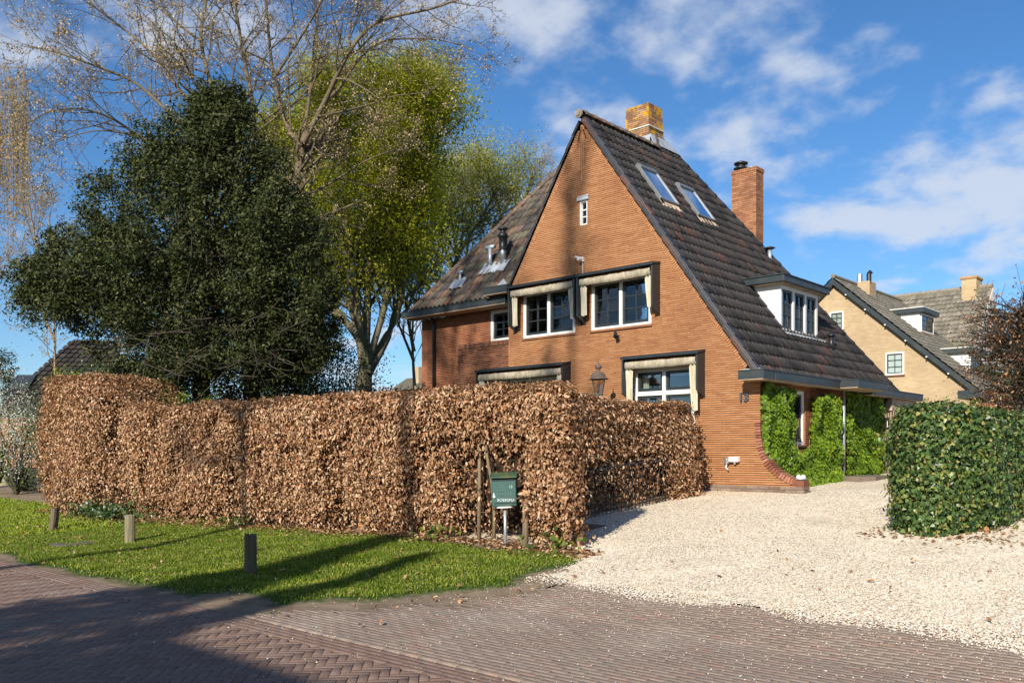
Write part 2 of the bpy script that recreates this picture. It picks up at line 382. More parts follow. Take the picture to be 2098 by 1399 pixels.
def lay(name, items, mat, parent, n_single):
    """items: (x, y, angle). the nearest in view become bricks of their own, the rest one field"""
    v0, f0 = paver_mesh(PL / 2 - GAP / 2, PW / 2 - GAP / 2)
    rows = []
    for it in items:
        x, y, a = it[:3]; lo = it[3] if len(it) > 3 else 0.0
        d = (x - CAM[0]) * FW[0] + (y - CAM[1]) * FW[1]; r = (x - CAM[0]) * RT[0] + (y - CAM[1]) * RT[1]
        vis = d > 0.5 and abs(r / d) < 0.60 and 1.5 / d < 0.265
        rows.append((d if vis else 1e6, x, y, a, lo))
    rows.sort()
    me = mesh_np(name, v0, [i for f in f0 for i in f], np.cumsum([0] + [len(f) for f in f0])[:-1], mat)
    for (d, x, y, a, lo) in rows[:n_single]:
        o = link('paving_brick', me, parent)
        o.location = (x, y, g(y) + 0.022 + lo + random.uniform(-0.0013, 0.0013)); o.rotation_euler = (random.uniform(-.008, .008), random.uniform(-.005, .005), a + random.uniform(-.01, .01))
    rest = rows[n_single:]; n = len(rest)
    A = np.array([q[3] for q in rest]) + RNG.uniform(-.01, .01, n); ca, sa = np.cos(A)[:, None], np.sin(A)[:, None]
    X = np.array([q[1] for q in rest])[:, None]; Y = np.array([q[2] for q in rest])[:, None]
    Z = np.array([g(q[2]) + q[4] for q in rest])[:, None] + 0.022 + RNG.uniform(-.0013, .0013, (n, 1))
    tx, ty = RNG.normal(0, .006, (n, 1)), RNG.normal(0, .004, (n, 1))
    V = np.stack([X + v0[:, 0] * ca - v0[:, 1] * sa, Y + v0[:, 0] * sa + v0[:, 1] * ca, Z + v0[:, 2] + v0[:, 1] * tx + v0[:, 0] * ty], -1).reshape(-1, 3)
    k = len(v0); fl = np.array([i for f in f0 for i in f]); L = (fl[None, :] + (np.arange(n) * k)[:, None]).ravel()
    S = (np.cumsum([0] + [len(f) for f in f0])[:-1][None, :] + (np.arange(n) * len(fl))[:, None]).ravel()
    o = link('paving_field', mesh_np('paving_field', V, L, S, mat, np.repeat(RNG.random(n), k)), parent)
    tag(o, kind='stuff')
# herringbone road, three rows of stretchers along its edge
items = []
ca, sa = math.cos(R(47)), math.sin(R(47)); L3 = 3
for m_ in range(-45, 46):
    for i in range(-190, 190):
        for (cx, cy, a) in (((i + 6 * m_) + 1.5, i + 0.5, 0), ((i + 6 * m_) + 0.5, i - 5 + 1.5, math.pi / 2)):
            x, y = 1.0 + PW * (cx * ca - cy * sa), -13.0 + PW * (cx * sa + cy * ca)
            if -16.6 < y < -11.37 and -15 < x < 7.5 and depth((x, y)) > 4.2: items.append((x, y, a + R(47), -.003))
for k in range(4):
    for i in range(-90, 60):
        x = i * PL + (PL / 2) * (k % 2); y = -11.40 + PW * (k + 0.5)
        if depth((x, y)) > 4.5: items.append((x, y, 0))
lay('paving_brick', items, M['paver'], road, 290)
items = []
for k in range(48):
    y = -11.10 + PW * (k + 0.5)
    for i in range(-8, 62):
        x = i * PL + (PL / 2) * (k % 2) + 0.03
        if x > lawn_right(y) + 0.55 + wob(x, y, 1.7, .15) and depth((x, y)) > 4.6 and (y < -8.0 or random.random() < 0.5): items.append((x, y, 0))
lay('paving_brick', items, M['paver_drive'], apron_base, 290)

# --- grass verge: soil sheet, then blades
def verge_keep(x, v): return (v < -6.45 or x < -.15) and x < lawn_right(v) + (0.95 if v < -8.4 else .5) + wob(x, v, 1.7, 0.22) and v < -4.6
def verge_z(x, v): return g(v) + 0.012 + max(0, min(1, (v + 11.1) / 0.6)) * (0.018 + wob(x, v, 1.1, 0.018)) * (1 if x < lawn_right(v) else 0.4)
def grassy(x, v):
    e = min((v + 10.98 + wob(x, v, 0.9, 0.22)) / 0.35, (lawn_right(v) - x + wob(x, v, 1.6, 0.3)) / 0.5, (-6.75 - v + wob(x, v, 1.2, .2)) / 0.3)
    if x > -3: k = max(0, min(1, (x + 2.6) / 3)); e = min(e, (v + 10.95 - .35 * k + wob(x, v, 1.4, 0.5) * (.3 + .7 * k)) / 0.5)
    return e
m, nt, out = new_mat('verge_soil')
n = tex(nt, 2.2, 8, 0.7); r = ramp(nt, [(0.32, (0.15, 0.105, 0.065)), (0.6, (0.27, 0.205, 0.14)), (0.75, (0.36, 0.29, 0.21))]); nt.links.new(n.outputs['Fac'], r.inputs[0])
at_ = N(nt, 'ShaderNodeAttribute', attribute_name='rnd'); n3 = tex(nt, 9, 6, 0.7)
ad = N(nt, 'ShaderNodeMath', operation='ADD'); nt.links.new(at_.outputs['Fac'], ad.inputs[0]); nt.links.new(n3.outputs['Fac'], ad.inputs[1])
gr = ramp(nt, [(0.75, (0, 0, 0)), (1.0, (1, 1, 1))]); nt.links.new(ad.outputs[0], gr.inputs[0])
c = mixc(nt, gr.outputs[0], r.outputs[0], (0.05, 0.085, 0.018))
n2 = tex(nt, 60, 4, 0.7); finish(nt, out, c, 0.95, n2.outputs['Fac'], 0.012, 0.1)
M['verge_soil'] = m
xs = list(np.arange(-24, -8, 0.5)) + list(np.arange(-8, 2.6, 0.14)); vs = list(np.arange(-11.16, -4.5, 0.14))
verge = sheet('grass_verge', xs, vs, verge_z, m, keep=verge_keep)
a = verge.data.attributes.new('rnd', 'FLOAT', 'POINT')
a.data.foreach_set('value', [max(0.0, min(1.0, 0.35 + 0.6 * grassy(q.co.x, q.co.y))) for q in verge.data.vertices])
verge.data.polygons.foreach_set('use_smooth', [True] * len(verge.data.polygons))

def blades(name, n, xr, vr, hmin, hmax, wmul=1.0, mat=None, dens=None):
    X = RNG.uniform(*xr, n); Y = RNG.uniform(*vr, n)
    keep = np.array([(dens or (lambda x, v: grassy(x, v)))(x, y) > random.random() * 0.9 + 0.02 for x, y in zip(X, Y)])
    X, Y = X[keep], Y[keep]; n = len(X)
    Z = np.array([verge_z(x, y) for x, y in zip(X, Y)]) - 0.004
    tuft = np.array([0.5 + 0.5 * mnoise.noise(Vector((x * 2.3, y * 2.3, 9))) for x, y in zip(X, Y)])
    H = (hmin + (hmax - hmin) * RNG.random(n)) * (0.55 + 0.9 * tuft); A = RNG.uniform(0, 2 * math.pi, n); W = wmul * RNG.uniform(0.004, 0.008, n)
    lean = RNG.uniform(0.1, 0.8, n) * H; B = RNG.uniform(0, 2 * math.pi, n)
    p = np.stack([X, Y, Z], -1); s = np.stack([np.cos(A) * W, np.sin(A) * W, 0 * W], -1)
    mid = p + np.stack([np.cos(B) * lean * .35, np.sin(B) * lean * .35, H * .6], -1); tip = p + np.stack([np.cos(B) * lean, np.sin(B) * lean, H], -1)
    V = np.stack([p - s, mid + s, tip, mid - s], 1).reshape(-1, 3)
    L = (np.array([0, 1, 2, 3])[None] + 4 * np.arange(n)[:, None]).ravel(); S = np.arange(n) * 4
    rn = np.clip(0.15 + 0.6 * tuft + RNG.normal(0, .16, n), 0, 0.99)
    return mesh_np(name, V, L, S, mat, np.repeat(rn, 4))
M['grass'] = leafmat('grass', [(0, (0.09, 0.14, 0.012)), (0.4, (0.18, 0.25, 0.018)), (0.75, (0.29, 0.35, 0.028)), (0.93, (0.37, 0.40, 0.06)), (1, (0.32, 0.27, 0.12))], 0.5, 0.35)
o = link('grass', blades('grass', 170000, (-9, 1.7), (-11, -6.2), 0.022, 0.055, 1.0, M['grass'])); tag(o, 'short green grass on the verge between road and brown hedge', 'grass', kind='stuff')
o = link('far_grass', blades('far_grass', 50000, (-23, -9), (-11, -6.0), 0.03, 0.065, 1.7, M['grass'])); tag(o, 'green grass at the far end of the verge beside the hedge', 'grass', kind='stuff')

# --- gravel drive
m, nt, out = new_mat('gravel')
vo = tex(nt, 38, kind='VORONOI'); vo.inputs['Randomness'].default_value = 1
rc = ramp(nt, [(0, (0.36, 0.28, 0.18)), (0.25, (0.68, 0.57, 0.41)), (0.6, (0.81, 0.71, 0.55)), (0.85, (0.86, 0.78, 0.64)), (1, (0.30, 0.24, 0.18))])
sp = N(nt, 'ShaderNodeSeparateColor'); nt.links.new(vo.outputs['Color'], sp.inputs[0]); nt.links.new(sp.outputs[0], rc.inputs[0])
big = tex(nt, 0.6, 5, 0.6); br = ramp(nt, [(0.35, (0.86, 0.84, 0.80)), (0.65, (1.05, 1.03, 1.0))]); nt.links.new(big.outputs['Fac'], br.inputs[0])
c = mixc(nt, 1.0, rc.outputs[0], br.outputs[0], 'MULTIPLY')
inv = N(nt, 'ShaderNodeMath', operation='SUBTRACT'); inv.inputs[0].default_value = 1.0; nt.links.new(vo.outputs['Distance'], inv.inputs[1])
finish(nt, out, c, 0.9, inv.outputs[0], 0.012, 0.2, bump_s=0.55)
M['gravel'] = m
def gravel_front(x): return -8.12 + wob(x, 1.0, 1.1, 0.22) + wob(x, 4.0, 3.5, 0.08) - max(0, (x - 4.2)) * 0.06
gravel_sheet = sheet('gravel_drive', list(np.arange(-1.6, 14.1, 0.15)), list(np.arange(-8.6, -6.9, 0.1)) + list(np.arange(-6.9, 12.1, 0.5)),
                     lambda x, v: g(v) + 0.016 + (0.012 if v > -7.9 else 0.0) + wob(x, v, 0.8, 0.012), M['gravel'], keep=lambda x, v: v > gravel_front(x) and not (v < -6.3 and x < lawn_right(v) - 0.1))
M['pebble'] = pieces('pebble', [(0, (0.28, 0.22, 0.16)), (0.06, (0.55, 0.44, 0.30)), (0.3, (0.76, 0.65, 0.49)), (0.6, (0.84, 0.75, 0.60)), (0.9, (0.88, 0.82, 0.70)), (1, (0.60, 0.40, 0.23))], rough=0.85, grain=60, gvar=0.25, bump=0.001, spec=0.2)
def pebbles(name, pts, smin, smax, mat):
    n = len(pts); P = np.array(pts)
    base = np.array([(1, 0, 0), (0.2, 1, 0), (-1, 0.1, 0), (-.1, -1, 0), (0.1, 0, .8)], dtype=np.float32)
    F = [(0, 1, 4), (1, 2, 4), (2, 3, 4), (3, 0, 4)]
    s = RNG.uniform(smin, smax, (n, 1, 1)); J = base[None] * RNG.uniform(0.6, 1.15, (n, 5, 1)) * s
    A = RNG.uniform(0, 6.283, n); c_, s_ = np.cos(A)[:, None], np.sin(A)[:, None]
    V = np.stack([J[:, :, 0] * c_ - J[:, :, 1] * s_, J[:, :, 0] * s_ + J[:, :, 1] * c_, J[:, :, 2]], -1) + P[:, None, :]
    L = (np.array([i for f in F for i in f])[None] + 5 * np.arange(n)[:, None]).ravel(); S = np.arange(n * len(F)) * 3
    return mesh_np(name, V.reshape(-1, 3), L, S, mat, np.repeat(RNG.random(n), 5))
pts = []
while len(pts) < 82000:
    d = 5.5 * (16.5 / 5.5) ** random.random(); r = random.uniform(-0.12, 0.62) * d
    x, y = CAM[0] + d * FW[0] + r * RT[0], CAM[1] + d * FW[1] + r * RT[1]
    if y > gravel_front(x) - 0.12 * random.random() ** 2 and (x > lawn_right(y) + 0.15 - 0.35 * random.random() ** 2 or y > -6.4) and y < 1.5 and not (y > -0.1 and x < 0.9) and x > -1.2:
        pts.append((x, y, g(y) + 0.026 + (0.004 if y > gravel_front(x) else -0.002)))
o = link('gravel', pebbles('gravel', pts, 0.0065, 0.014, M['pebble'])); tag(o, 'loose cream gravel covering the driveway', 'gravel', kind='stuff')
pts = []
while len(pts) < 2600:
    x, y = random.uniform(-1.6, 8), random.uniform(-11.4, -8.0)
    if random.random() < math.exp((y - gravel_front(x)) / 0.75) + 0.06 and x > lawn_right(y) + 0.1: pts.append((x, y, g(y) + 0.027))
while len(pts) < 2800:
    pts.append((random.uniform(-9, 5), -11.4 - abs(random.gauss(0, 1.2)), 0.027))
o = link('loose_pebbles', pebbles('loose_pebbles', pts, 0.004, 0.010, M['pebble'])); tag(o, 'stray pale pebbles scattered over the brick paving', 'pebbles', kind='stuff')
# ------------------------------------------------------------------ the brick house
house = empty('brick_house', (-4.2, 0, 0.78), 'orange brick house with steep dark tiled roof and tall front gable', 'house')
PITCH = 0.0425
RK, LK = 1.41, 1.59                         # slopes of the gable's right and left verge
AX, AZ = -4.22, 8.90                        # gable apex (roof surface)
def mp_front(v0): return lambda u, z, d: (u, v0 + d, z)
def mp_side(x0): return lambda u, z, d: (x0 - d, u, z)
def mbox(mb, mp, u0, u1, z0, z1, d0, d1, r=None):
    return mb.box8([mp(u0, z0, d0), mp(u1, z0, d0), mp(u1, z0, d1), mp(u0, z0, d1), mp(u0, z1, d0), mp(u1, z1, d0), mp(u1, z1, d1), mp(u0, z1, d1)], r)

def flare(z):                               # the wall's right end, swept out at its foot
    if z <= 0.98: return 0.86
    return 0.0 if z > 2.2 else 0.80 * math.exp(-(z - 0.985) / 0.25)

def cut(L, Rr, ops, z):
    segs = [(L, Rr)]
    for (a, b, za, zb) in ops:
        if za < z < zb:
            segs = [s for (p, q) in segs for s in ((p, min(q, a)), (max(p, b), q)) if s[1] - s[0] > 0.02]
    return segs
def brick_wall(name, mp, uL, uR, z0, z1, ops, mat, single=None, n_single=0, pitch=PITCH, blen=0.205, joint=0.0122, thick=0.22, axis='x'):
    core, pnt, bk = MB(), MB(), MB(); singles = []
    k = 0; z = z0
    while z + pitch <= z1 + 1e-6:
        zc = z + pitch / 2
        for (a, b) in cut(uL(zc), uR(zc), ops, zc):
            mbox(core, mp, a, b, z, z + pitch, 0.030, thick)
            mbox(pnt, mp, a + .004, b - .004, z + joint, z + pitch - .001, 0.004, 0.030)
            off = (k % 2) * blen / 2 + 0.006 * math.sin(k * 1.7)
            i = math.floor((a - off) / blen)
            while True:
                s, e = off + i * blen, off + (i + 1) * blen - 0.008
                i += 1
                if s >= b: break
                s, e = max(s, a), min(e, b)
                if e - s < 0.025: continue
                if single and e - s > blen - 0.009 and single(0.5 * (s + e), zc): singles.append((depth(mp(s, zc, 0)), s, z)); continue
                j = random.uniform(-.0025, .0015)
                mbox(bk, mp, s, e, z + joint + random.uniform(-.0015, .0015), z + pitch, j, 0.030)
        z += pitch; k += 1
    wall = core.build(name, M['mortar'], house)
    pnt.build('pointing', M['pointing'], wall)
    singles.sort()
    for (d, s, zz) in singles[n_single:]: mbox(bk, mp, s, s + blen - .008, zz + joint, zz + pitch, 0, 0.030)
    if singles[:n_single]:
        one = MB(); one.box(0, blen - .008, 0, 0.030, 0, pitch - joint); me = None
        for (d, s, zz) in singles[:n_single]:
            if me is None:
                o = one.build('brick', mat, wall); me = o.data
                me.attributes.remove(me.attributes['rnd'])
            else: o = link('brick', me, wall)
            p = mp(s, zz + joint, 0); o.location = (p[0], p[1] + random.uniform(-.002, .001), p[2])
    o = bk.build('brickwork', mat, wall); tag(o, kind='stuff')
    return wall

W_UR = (-3.98, -2.42, 4.155, 5.21); W_UL = (-5.975, -4.427, 4.162, 5.21); W_SL = (-4.303, -4.086, 6.505, 7.05)
W_LR = (-2.85, -1.40, 1.62, 3.25); W_LL = (-7.2, -4.9, 1.62, 3.25); W_WG = (-7.42, -6.40, 4.24, 5.02)
VT = 0.105
def gR(z):
    if z < 2.2: return flare(z) - (0.12 if z > 0.98 else 0.0) * min(1, max(0, (2.1 - z) / .3))
    if z < 2.95: return 0.0
    return min(0.0, AX + (AZ - 0.09 - z) / RK - VT * math.sqrt(1 + RK * RK) / RK)
def gL(z):
    if z < 5.28: return -6.42
    return max(-6.42, AX - (AZ - 0.09 - z) / LK + VT * math.sqrt(1 + LK * LK) / LK)
front = mp_front(0.0)
gable = brick_wall('gable_wall', front, gL, gR, 0.86, 8.56, [W_UR, W_UL, W_SL, W_LR, (-6.42, -4.9, 1.62, 3.25)], M['brick'], lambda u, z: -1.25 < u and z < 3.3, 295)
# verge courses: bricks laid square to the slope
for (sgn, k, zlo) in ((1, RK, 3.12), (-1, LK, 5.34)):
    vb = MB()
    L = math.sqrt(1 + k * k); S = Vector((-sgn / L, 0, k / L)); Nn = Vector((sgn * k / L, 0, 1 / L)); top = Vector((AX, 0, AZ - 0.09))
    n = int((AZ - 0.3 - zlo) / (k / L) / 0.0535)
    for i in range(n):
        c = top - S * (0.22 + (i + 0.5) * 0.0535) - Nn * (VT / 2) + Vector((0, 0.045 + random.uniform(-.003, .002), 0))
        vb.obox(c, S * 0.0215, Vector((0, 0.045, 0)), Nn * (VT / 2 - 0.002))
    vb.build('verge_course', M['brick'], gable)
vb = MB()
for (x, za, zb) in ((-4.285, 7.72, 8.30), (-4.235, 7.46, 8.34), (-4.185, 7.74, 8.30)):
    vb.box(x - .019, x + .019, -.014, .03, za, zb)
for s in (-1, 1):
    for i in range(5):
        c = Vector((AX + s * (0.035 + 0.02 * i), 0.0, 8.60 - 0.055 * i)); a = Vector((s * .5, 0, -.8)).normalized()
        vb.obox(c, a * 0.07, Vector((0, .014, 0)), Vector((s * .8, 0, .5)) * .018)
vb.build('gable_ornament', M['brick'], gable)
vb = MB(); vb.box(-4.27, -4.17, 0.0, 0.1, 8.3, 8.72); vb.build('gable_tip', M['brick'], gable)

# flared foot: curved coping of bricks on edge, and the plinth
crv = [Vector((flare(z), 0, z)) for z in np.linspace(2.15, 1.0, 400)]
cp = MB(); acc = 0.0
for p, q in zip(crv, crv[1:]):
    acc += (q - p).length
    while acc > 0.056:
        acc -= 0.056; t = (q - p).normalized(); nn = Vector((-t.z, 0, t.x)) * -1
        if nn.x < 0: nn = -nn
        w = 0.11
        cp.obox(q - nn * (w / 2) + Vector((0, 0.10, 0)), t * 0.023, Vector((0, 0.122 + random.uniform(-.003, .003), 0)), nn * (w / 2))
cp.build('flare_coping', M['coping_brick'], gable)
cp = MB(); F_ = [(flare(z) - .05, z) for z in np.linspace(1.02, 2.1, 16)]
cp.prism([(-.15, 0.03, 0.74)] + [(0.80, 0.03, 0.74), (0.80, 0.03, 0.90)] + [(x, 0.03, z) for (x, z) in F_] + [(-.15, 0.03, 2.1)], (0, 0.16, 0)); cp.build('flare_core', M['mortar'], gable)
cp = MB()
for r_ in range(3):
    z = 0.70 + r_ * 0.062; off = 0.11 * (r_ % 2); x = -6.42 + off - .22
    while x < 0.86:
        a, b = max(x, -6.42), min(x + .212, 0.87)
        if b - a > .03: cp.box(a, b, -.012 + random.uniform(-.002, .002), .2, z + .008, z + .062)
        x += .22
    cp.box(.815, .872, .02, .22, z + .008, z + .062)
cp.build('plinth', M['plinth'], gable)
cp = MB(); cp.box(-6.42, .862, -.006, .2, .60, .875); cp.build('plinth_joint', M['mortar'], gable)
cp = MB(); cp.box(0.70, 0.868, -.014, .226, .876, 1.0); cp.build('flare_end_block', M['coping_brick'], gable, bevel=.01)

# the wing on the left, half a brick back, and the low block with its soldier course
wing = brick_wall('wing_wall', mp_front(0.4), lambda z: -9.95, lambda z: -6.42, 0.8, 5.055, [W_WG], M['wing_brick'])
blk = brick_wall('wing_block', mp_front(0.02), lambda z: -8.22, lambda z: -6.425, 0.8, 4.09, [(-7.2, -6.42, 1.62, 3.25)], M['dark_brick'], thick=0.36)
sb = MB(); x = -8.22
while x < -6.44:
    sb.box(x, x + .043, .012, .38, 4.092, 4.2); x += .052
sb.build('soldier_course', M['dark_brick'], blk)
sb = MB(); sb.box(-8.21, -6.43, .03, .37, 4.08, 4.185); sb.build('soldier_joint', M['mortar'], blk)
side = brick_wall('side_wall', mp_side(0.0), lambda z: 0.10, lambda z: 6.3, 0.76, 2.95, [(0.95, 1.98, 1.66, 2.76)], M['wing_brick'])
o = MB(); o.box(-6.435, -6.40, 0.0, 0.42, 0.8, 5.3); o.build('gable_return', M['brick'], gable)
o = MB(); o.box(-9.97, -9.75, .4, 6.6, .6, 5.05); o.box(-9.95, -0.02, 6.4, 6.6, .6, 2.9); o.box(-3.6, -.25, 6.25, 6.399, .6, 2.9); o.build('rear_wall', M['wing_brick'], house)

# ---------------------------------------------------------------- windows
def window(mp, box, cols, rows, sashes=2, fw=0.075, sash_mat='trim_dark', split=None, room=True, curtains=(), blind=0.0, sill=True, name='window', recess=0.03, t=0.055):
    u0, u1, z0, z1 = box
    fr = MB(); d0, d1 = recess - .02, recess + .09
    mbox(fr, mp, u0, u0 + fw, z0, z1, d0, d1); mbox(fr, mp, u1 - fw, u1, z0, z1, d0, d1)
    mbox(fr, mp, u0 + fw, u1 - fw, z0, z0 + fw * .9, d0 - .006, d1); mbox(fr, mp, u0 + fw, u1 - fw, z1 - fw, z1, d0, d1)
    iu0, iu1 = u0 + fw, u1 - fw; w = (iu1 - iu0 - fw * (sashes - 1)) / sashes
    bands = [(z0 + fw * .9, z1 - fw)]
    if split: bands = [(z0 + fw * .9, split - .045), (split + .045, z1 - fw)]; mbox(fr, mp, iu0, iu1, split - .045, split + .045, d0 - .004, d1)
    for i in range(1, sashes): mbox(fr, mp, iu0 + i * w + (i - 1) * fw, iu0 + i * (w + fw), bands[0][0], bands[-1][1], d0 - .003, d1 - .002)
    fo = fr.build(name, M['white'], house, bevel=.006)
    for i in range(sashes):
        a = iu0 + i * (w + fw); b = a + w
        for (za, zb) in bands:
            s = MB(); e0, e1 = recess + .012, recess + .06
            mbox(s, mp, a, a + t, za, zb, e0, e1); mbox(s, mp, b - t, b, za, zb, e0, e1)
            mbox(s, mp, a + t, b - t, za, za + t * 1.2, e0, e1); mbox(s, mp, a + t, b - t, zb - t, zb, e0, e1)
            gu, gz_ = (b - a - 2 * t) / cols, (zb - za - 2.2 * t) / rows
            for c in range(1, cols): mbox(s, mp, a + t + c * gu - .012, a + t + c * gu + .012, za + 1.2 * t, zb - t, e0 + .004, e1 - .006)
            for r_ in range(1, rows): mbox(s, mp, a + t, b - t, za + 1.2 * t + r_ * gz_ - .012, za + 1.2 * t + r_ * gz_ + .012, e0 + .006, e1 - .004)
            s.build('sash', M[sash_mat], fo)
            for c in range(cols):
                for r_ in range(rows):
                    p = MB(); tl = random.uniform(-.0025, .0025); tz = random.uniform(-.002, .002)
                    ua, ub, zz0, zz1 = a + t + c * gu, a + t + (c + 1) * gu, za + 1.2 * t + r_ * gz_, za + 1.2 * t + (r_ + 1) * gz_
                    dd = recess + .04
                    p.box8([mp(ua, zz0, dd - tl - tz), mp(ub, zz0, dd + tl - tz), mp(ub, zz0, dd + .004 + tl - tz), mp(ua, zz0, dd + .004 - tl - tz), mp(ua, zz1, dd - tl + tz), mp(ub, zz1, dd + tl + tz), mp(ub, zz1, dd + .004 + tl + tz), mp(ua, zz1, dd + .004 - tl + tz)])
                    p.build('pane', M['glass'], fo)
    if sill:
        s = MB(); mbox(s, mp, u0 - .02, u1 + .02, z0 - .035, z0 - .001, -.03, .1); s.build('sill', M['dark_brick'], fo)
    if room:
        s = MB(); D0, D1 = .225, 1.7; q = 0.02
        for args in ((u0 - .5, u1 + .5, z0 - .5, z0 - .48, D0, D1), (u0 - .5, u1 + .5, z1 + .3, z1 + .32, D0, D1), (u0 - .5, u0 - .48, z0 - .48, z1 + .3, D0, D1), (u1 + .48, u1 + .5, z0 - .48, z1 + .3, D0, D1), (u0 - .48, u1 + .48, z0 - .48, z1 + .3, D1 - .02, D1)):
            mbox(s, mp, *args)
        s.build('room', M['room'], fo)
    for (ca, cb, za, zb, mk) in curtains:
        s = MB(); n = max(6, int((cb - ca) / .03)); vs = []; fs = []
        for i in range(n + 1):
            u = ca + (cb - ca) * i / n; dd = .20 + .028 * math.sin(i * 1.9) + random.uniform(-.006, .006)
            vs += [mp(u, za, dd), mp(u, zb, dd + .01)]
        fs = [(2 * i, 2 * i + 2, 2 * i + 3, 2 * i + 1) for i in range(n)]
        s.add(vs, fs); s.build('curtain', M[mk], fo)
    if blind:
        s = MB(); mbox(s, mp, u0 + fw, u1 - fw, z1 - fw - .05 - blind, z1 - fw, .13, .15); s.build('blind', M['blind'], fo)
    return fo
window(front, W_UR, 2, 3, curtains=[(-3.75, -3.62, 4.2, 4.75, 'blind'), (-3.60, -3.5, 4.2, 4.75, 'blind'), (-3.44, -3.30, 4.15, 4.6, 'curtain_teal')], blind=.10)
window(front, W_UL, 2, 3, curtains=[(-5.30, -5.22, 4.2, 4.75, 'blind')], blind=.05)
window(front, W_SL, 1, 3, sashes=1, fw=.032, sash_mat='white', sill=False, t=.014)
window(front, W_LR, 1, 1, split=2.73, curtains=[(-2.75, -2.6, 1.7, 3.2, 'curtain')], blind=.04)
window(front, W_LL, 1, 1, sashes=3, split=2.73)
window(mp_front(.4), W_WG, 3, 3, sashes=1, blind=.04, fw=.085)
window(mp_side(0.0), (0.95, 1.98, 1.66, 2.76), 1, 1, sashes=1, curtains=[(1.05, 1.9, 1.7, 2.5, 'curtain')], recess=.05)
s = MB(); s.box(-4.35, -4.04, -.045, .05, 7.05, 7.12); s.prism([(-4.36, -.05, 7.12), (-4.03, -.05, 7.12), (-4.05, 0, 7.17), (-4.34, 0, 7.17)], (0, .03, 0)); s.build('lead_lintel', M['lead'], house, bevel=.012)

# ---------------------------------------------------------------- awning boxes with weathered canvas
def awning(u0, u1, zt, drop, zdr, dep_=0.30):
    b = MB()
    b.prism([(u0, -dep_ - .03, zt - .10), (u0, -dep_ - .03, zt - .045), (u0, -0.002, zt + .02), (u0, -0.002, zt - .03), (u0, -dep_ + .02, zt - .08)], (u1 - u0, 0, 0))
    for x in (u0 + .012, u1 - .047):
        b.prism([(x, -.002, zt - .032), (x, -dep_, zt - .102), (x, -dep_, zt - drop + .05), (x, -.10, zt - drop - .04), (x, -.002, zt - drop - .10)], (.035, 0, 0))
    bo = b.build('awning_box', M['trim_dark'], house, bevel=.006)
    c = MB(); n = int((u1 - u0) / .05); vs = []; prof = [(-.14, -.13), (-.275, -.15), (-.285, -.22), (-.27, -.285), (-.245, -.29), (-.235, -.24)]
    for i in range(n + 1):
        u = u0 + .075 + (u1 - u0 - .15) * i / n; sag = -.018 * math.sin(math.pi * i / n)
        for j, (dv, dz) in enumerate(prof):
            w = .010 * math.sin(i * .9 + j) + random.uniform(-.004, .004)
            vs.append((u, dv * dep_ / .3 + w, zt + dz + sag * (j > 1) + random.uniform(-.004, .004)))
    m_ = len(prof); c.add(vs, [(i * m_ + j, (i + 1) * m_ + j, (i + 1) * m_ + j + 1, i * m_ + j + 1) for i in range(n) for j in range(m_ - 1)])
    c.build('canvas_valance', M['canvas'], bo, smooth=True)
    for sgn, x in ((1, u0 + .06), (-1, u1 - .06)):
        c = MB(); vs = []; np_, nz = 11, 9
        for j in range(nz + 1):
            t = j / nz; z = zt - .17 + (zdr - zt + .17) * t
            for i in range(np_):
                q = i / (np_ - 1); wd = .19 * (1 - .25 * t)
                vs.append((x + sgn * q * wd, -.235 + .032 * math.sin(q * 15 + .6 * math.sin(t * 3)) + .05 * t * (1 if sgn > 0 else .6) + random.uniform(-.004, .004), z - .03 * math.sin(q * 3.1) * t))
        c.add(vs, [(j * np_ + i, j * np_ + i + 1, (j + 1) * np_ + i + 1, (j + 1) * np_ + i) for j in range(nz) for i in range(np_ - 1)])
        c.build('canvas_drape', M['drape'], bo, smooth=True)
    return bo
awning(-4.17, -2.19, 5.41, 1.0, 4.50)
awning(-6.20, -4.205, 5.41, 1.0, 4.47)
awning(-2.97, -1.15, 3.53, .85, 2.35)
awning(-7.26, -4.53, 3.53, .85, 2.35)

# ---------------------------------------------------------------- roof
roof_mb = MB()
CR, SR = 1 / math.sqrt(1 + RK * RK), RK / math.sqrt(1 + RK * RK)
FK = 1.30; CF, SF = 1 / math.sqrt(1 + FK * FK), FK / math.sqrt(1 + FK * FK)
EV, EZ = 0.1, 5.25
off_r = Vector((SR, 0, CR)) * -0.05; off_f = Vector((0, -SF, CF)) * -0.05
def poly(pts, off=Vector((0, 0, 0))): roof_mb.add([Vector(p) + off for p in pts], [tuple(range(len(pts)))])
APEX = Vector((-4.75, 3.5, 9.65)); RE = Vector((AX, 2.9, AZ)); HL = Vector((-7.08, 3.5, 9.67)); HB = Vector((0.02, 7.32, 2.92)); EL = Vector((-10.0, EV, EZ))
poly([(0.02, -.03, 2.92), HB, APEX, RE, (AX, -.03, AZ)], off_r)
poly([EL, (-6.52, EV, EZ), RE, APEX, HL], off_f)
poly([(AX, 0.0, AZ - .06), (AX, 2.85, AZ - .06), (-6.55, EV, EZ - .06), (-6.55, 0.0, EZ - .06)])
poly([HL, APEX, HB, (-10, 7.32, 2.92), (-10, 6.0, EZ)]); poly([EL, HL, (-10, 6.0, EZ)])
roof = roof_mb.build('roof', M['tile'], house)

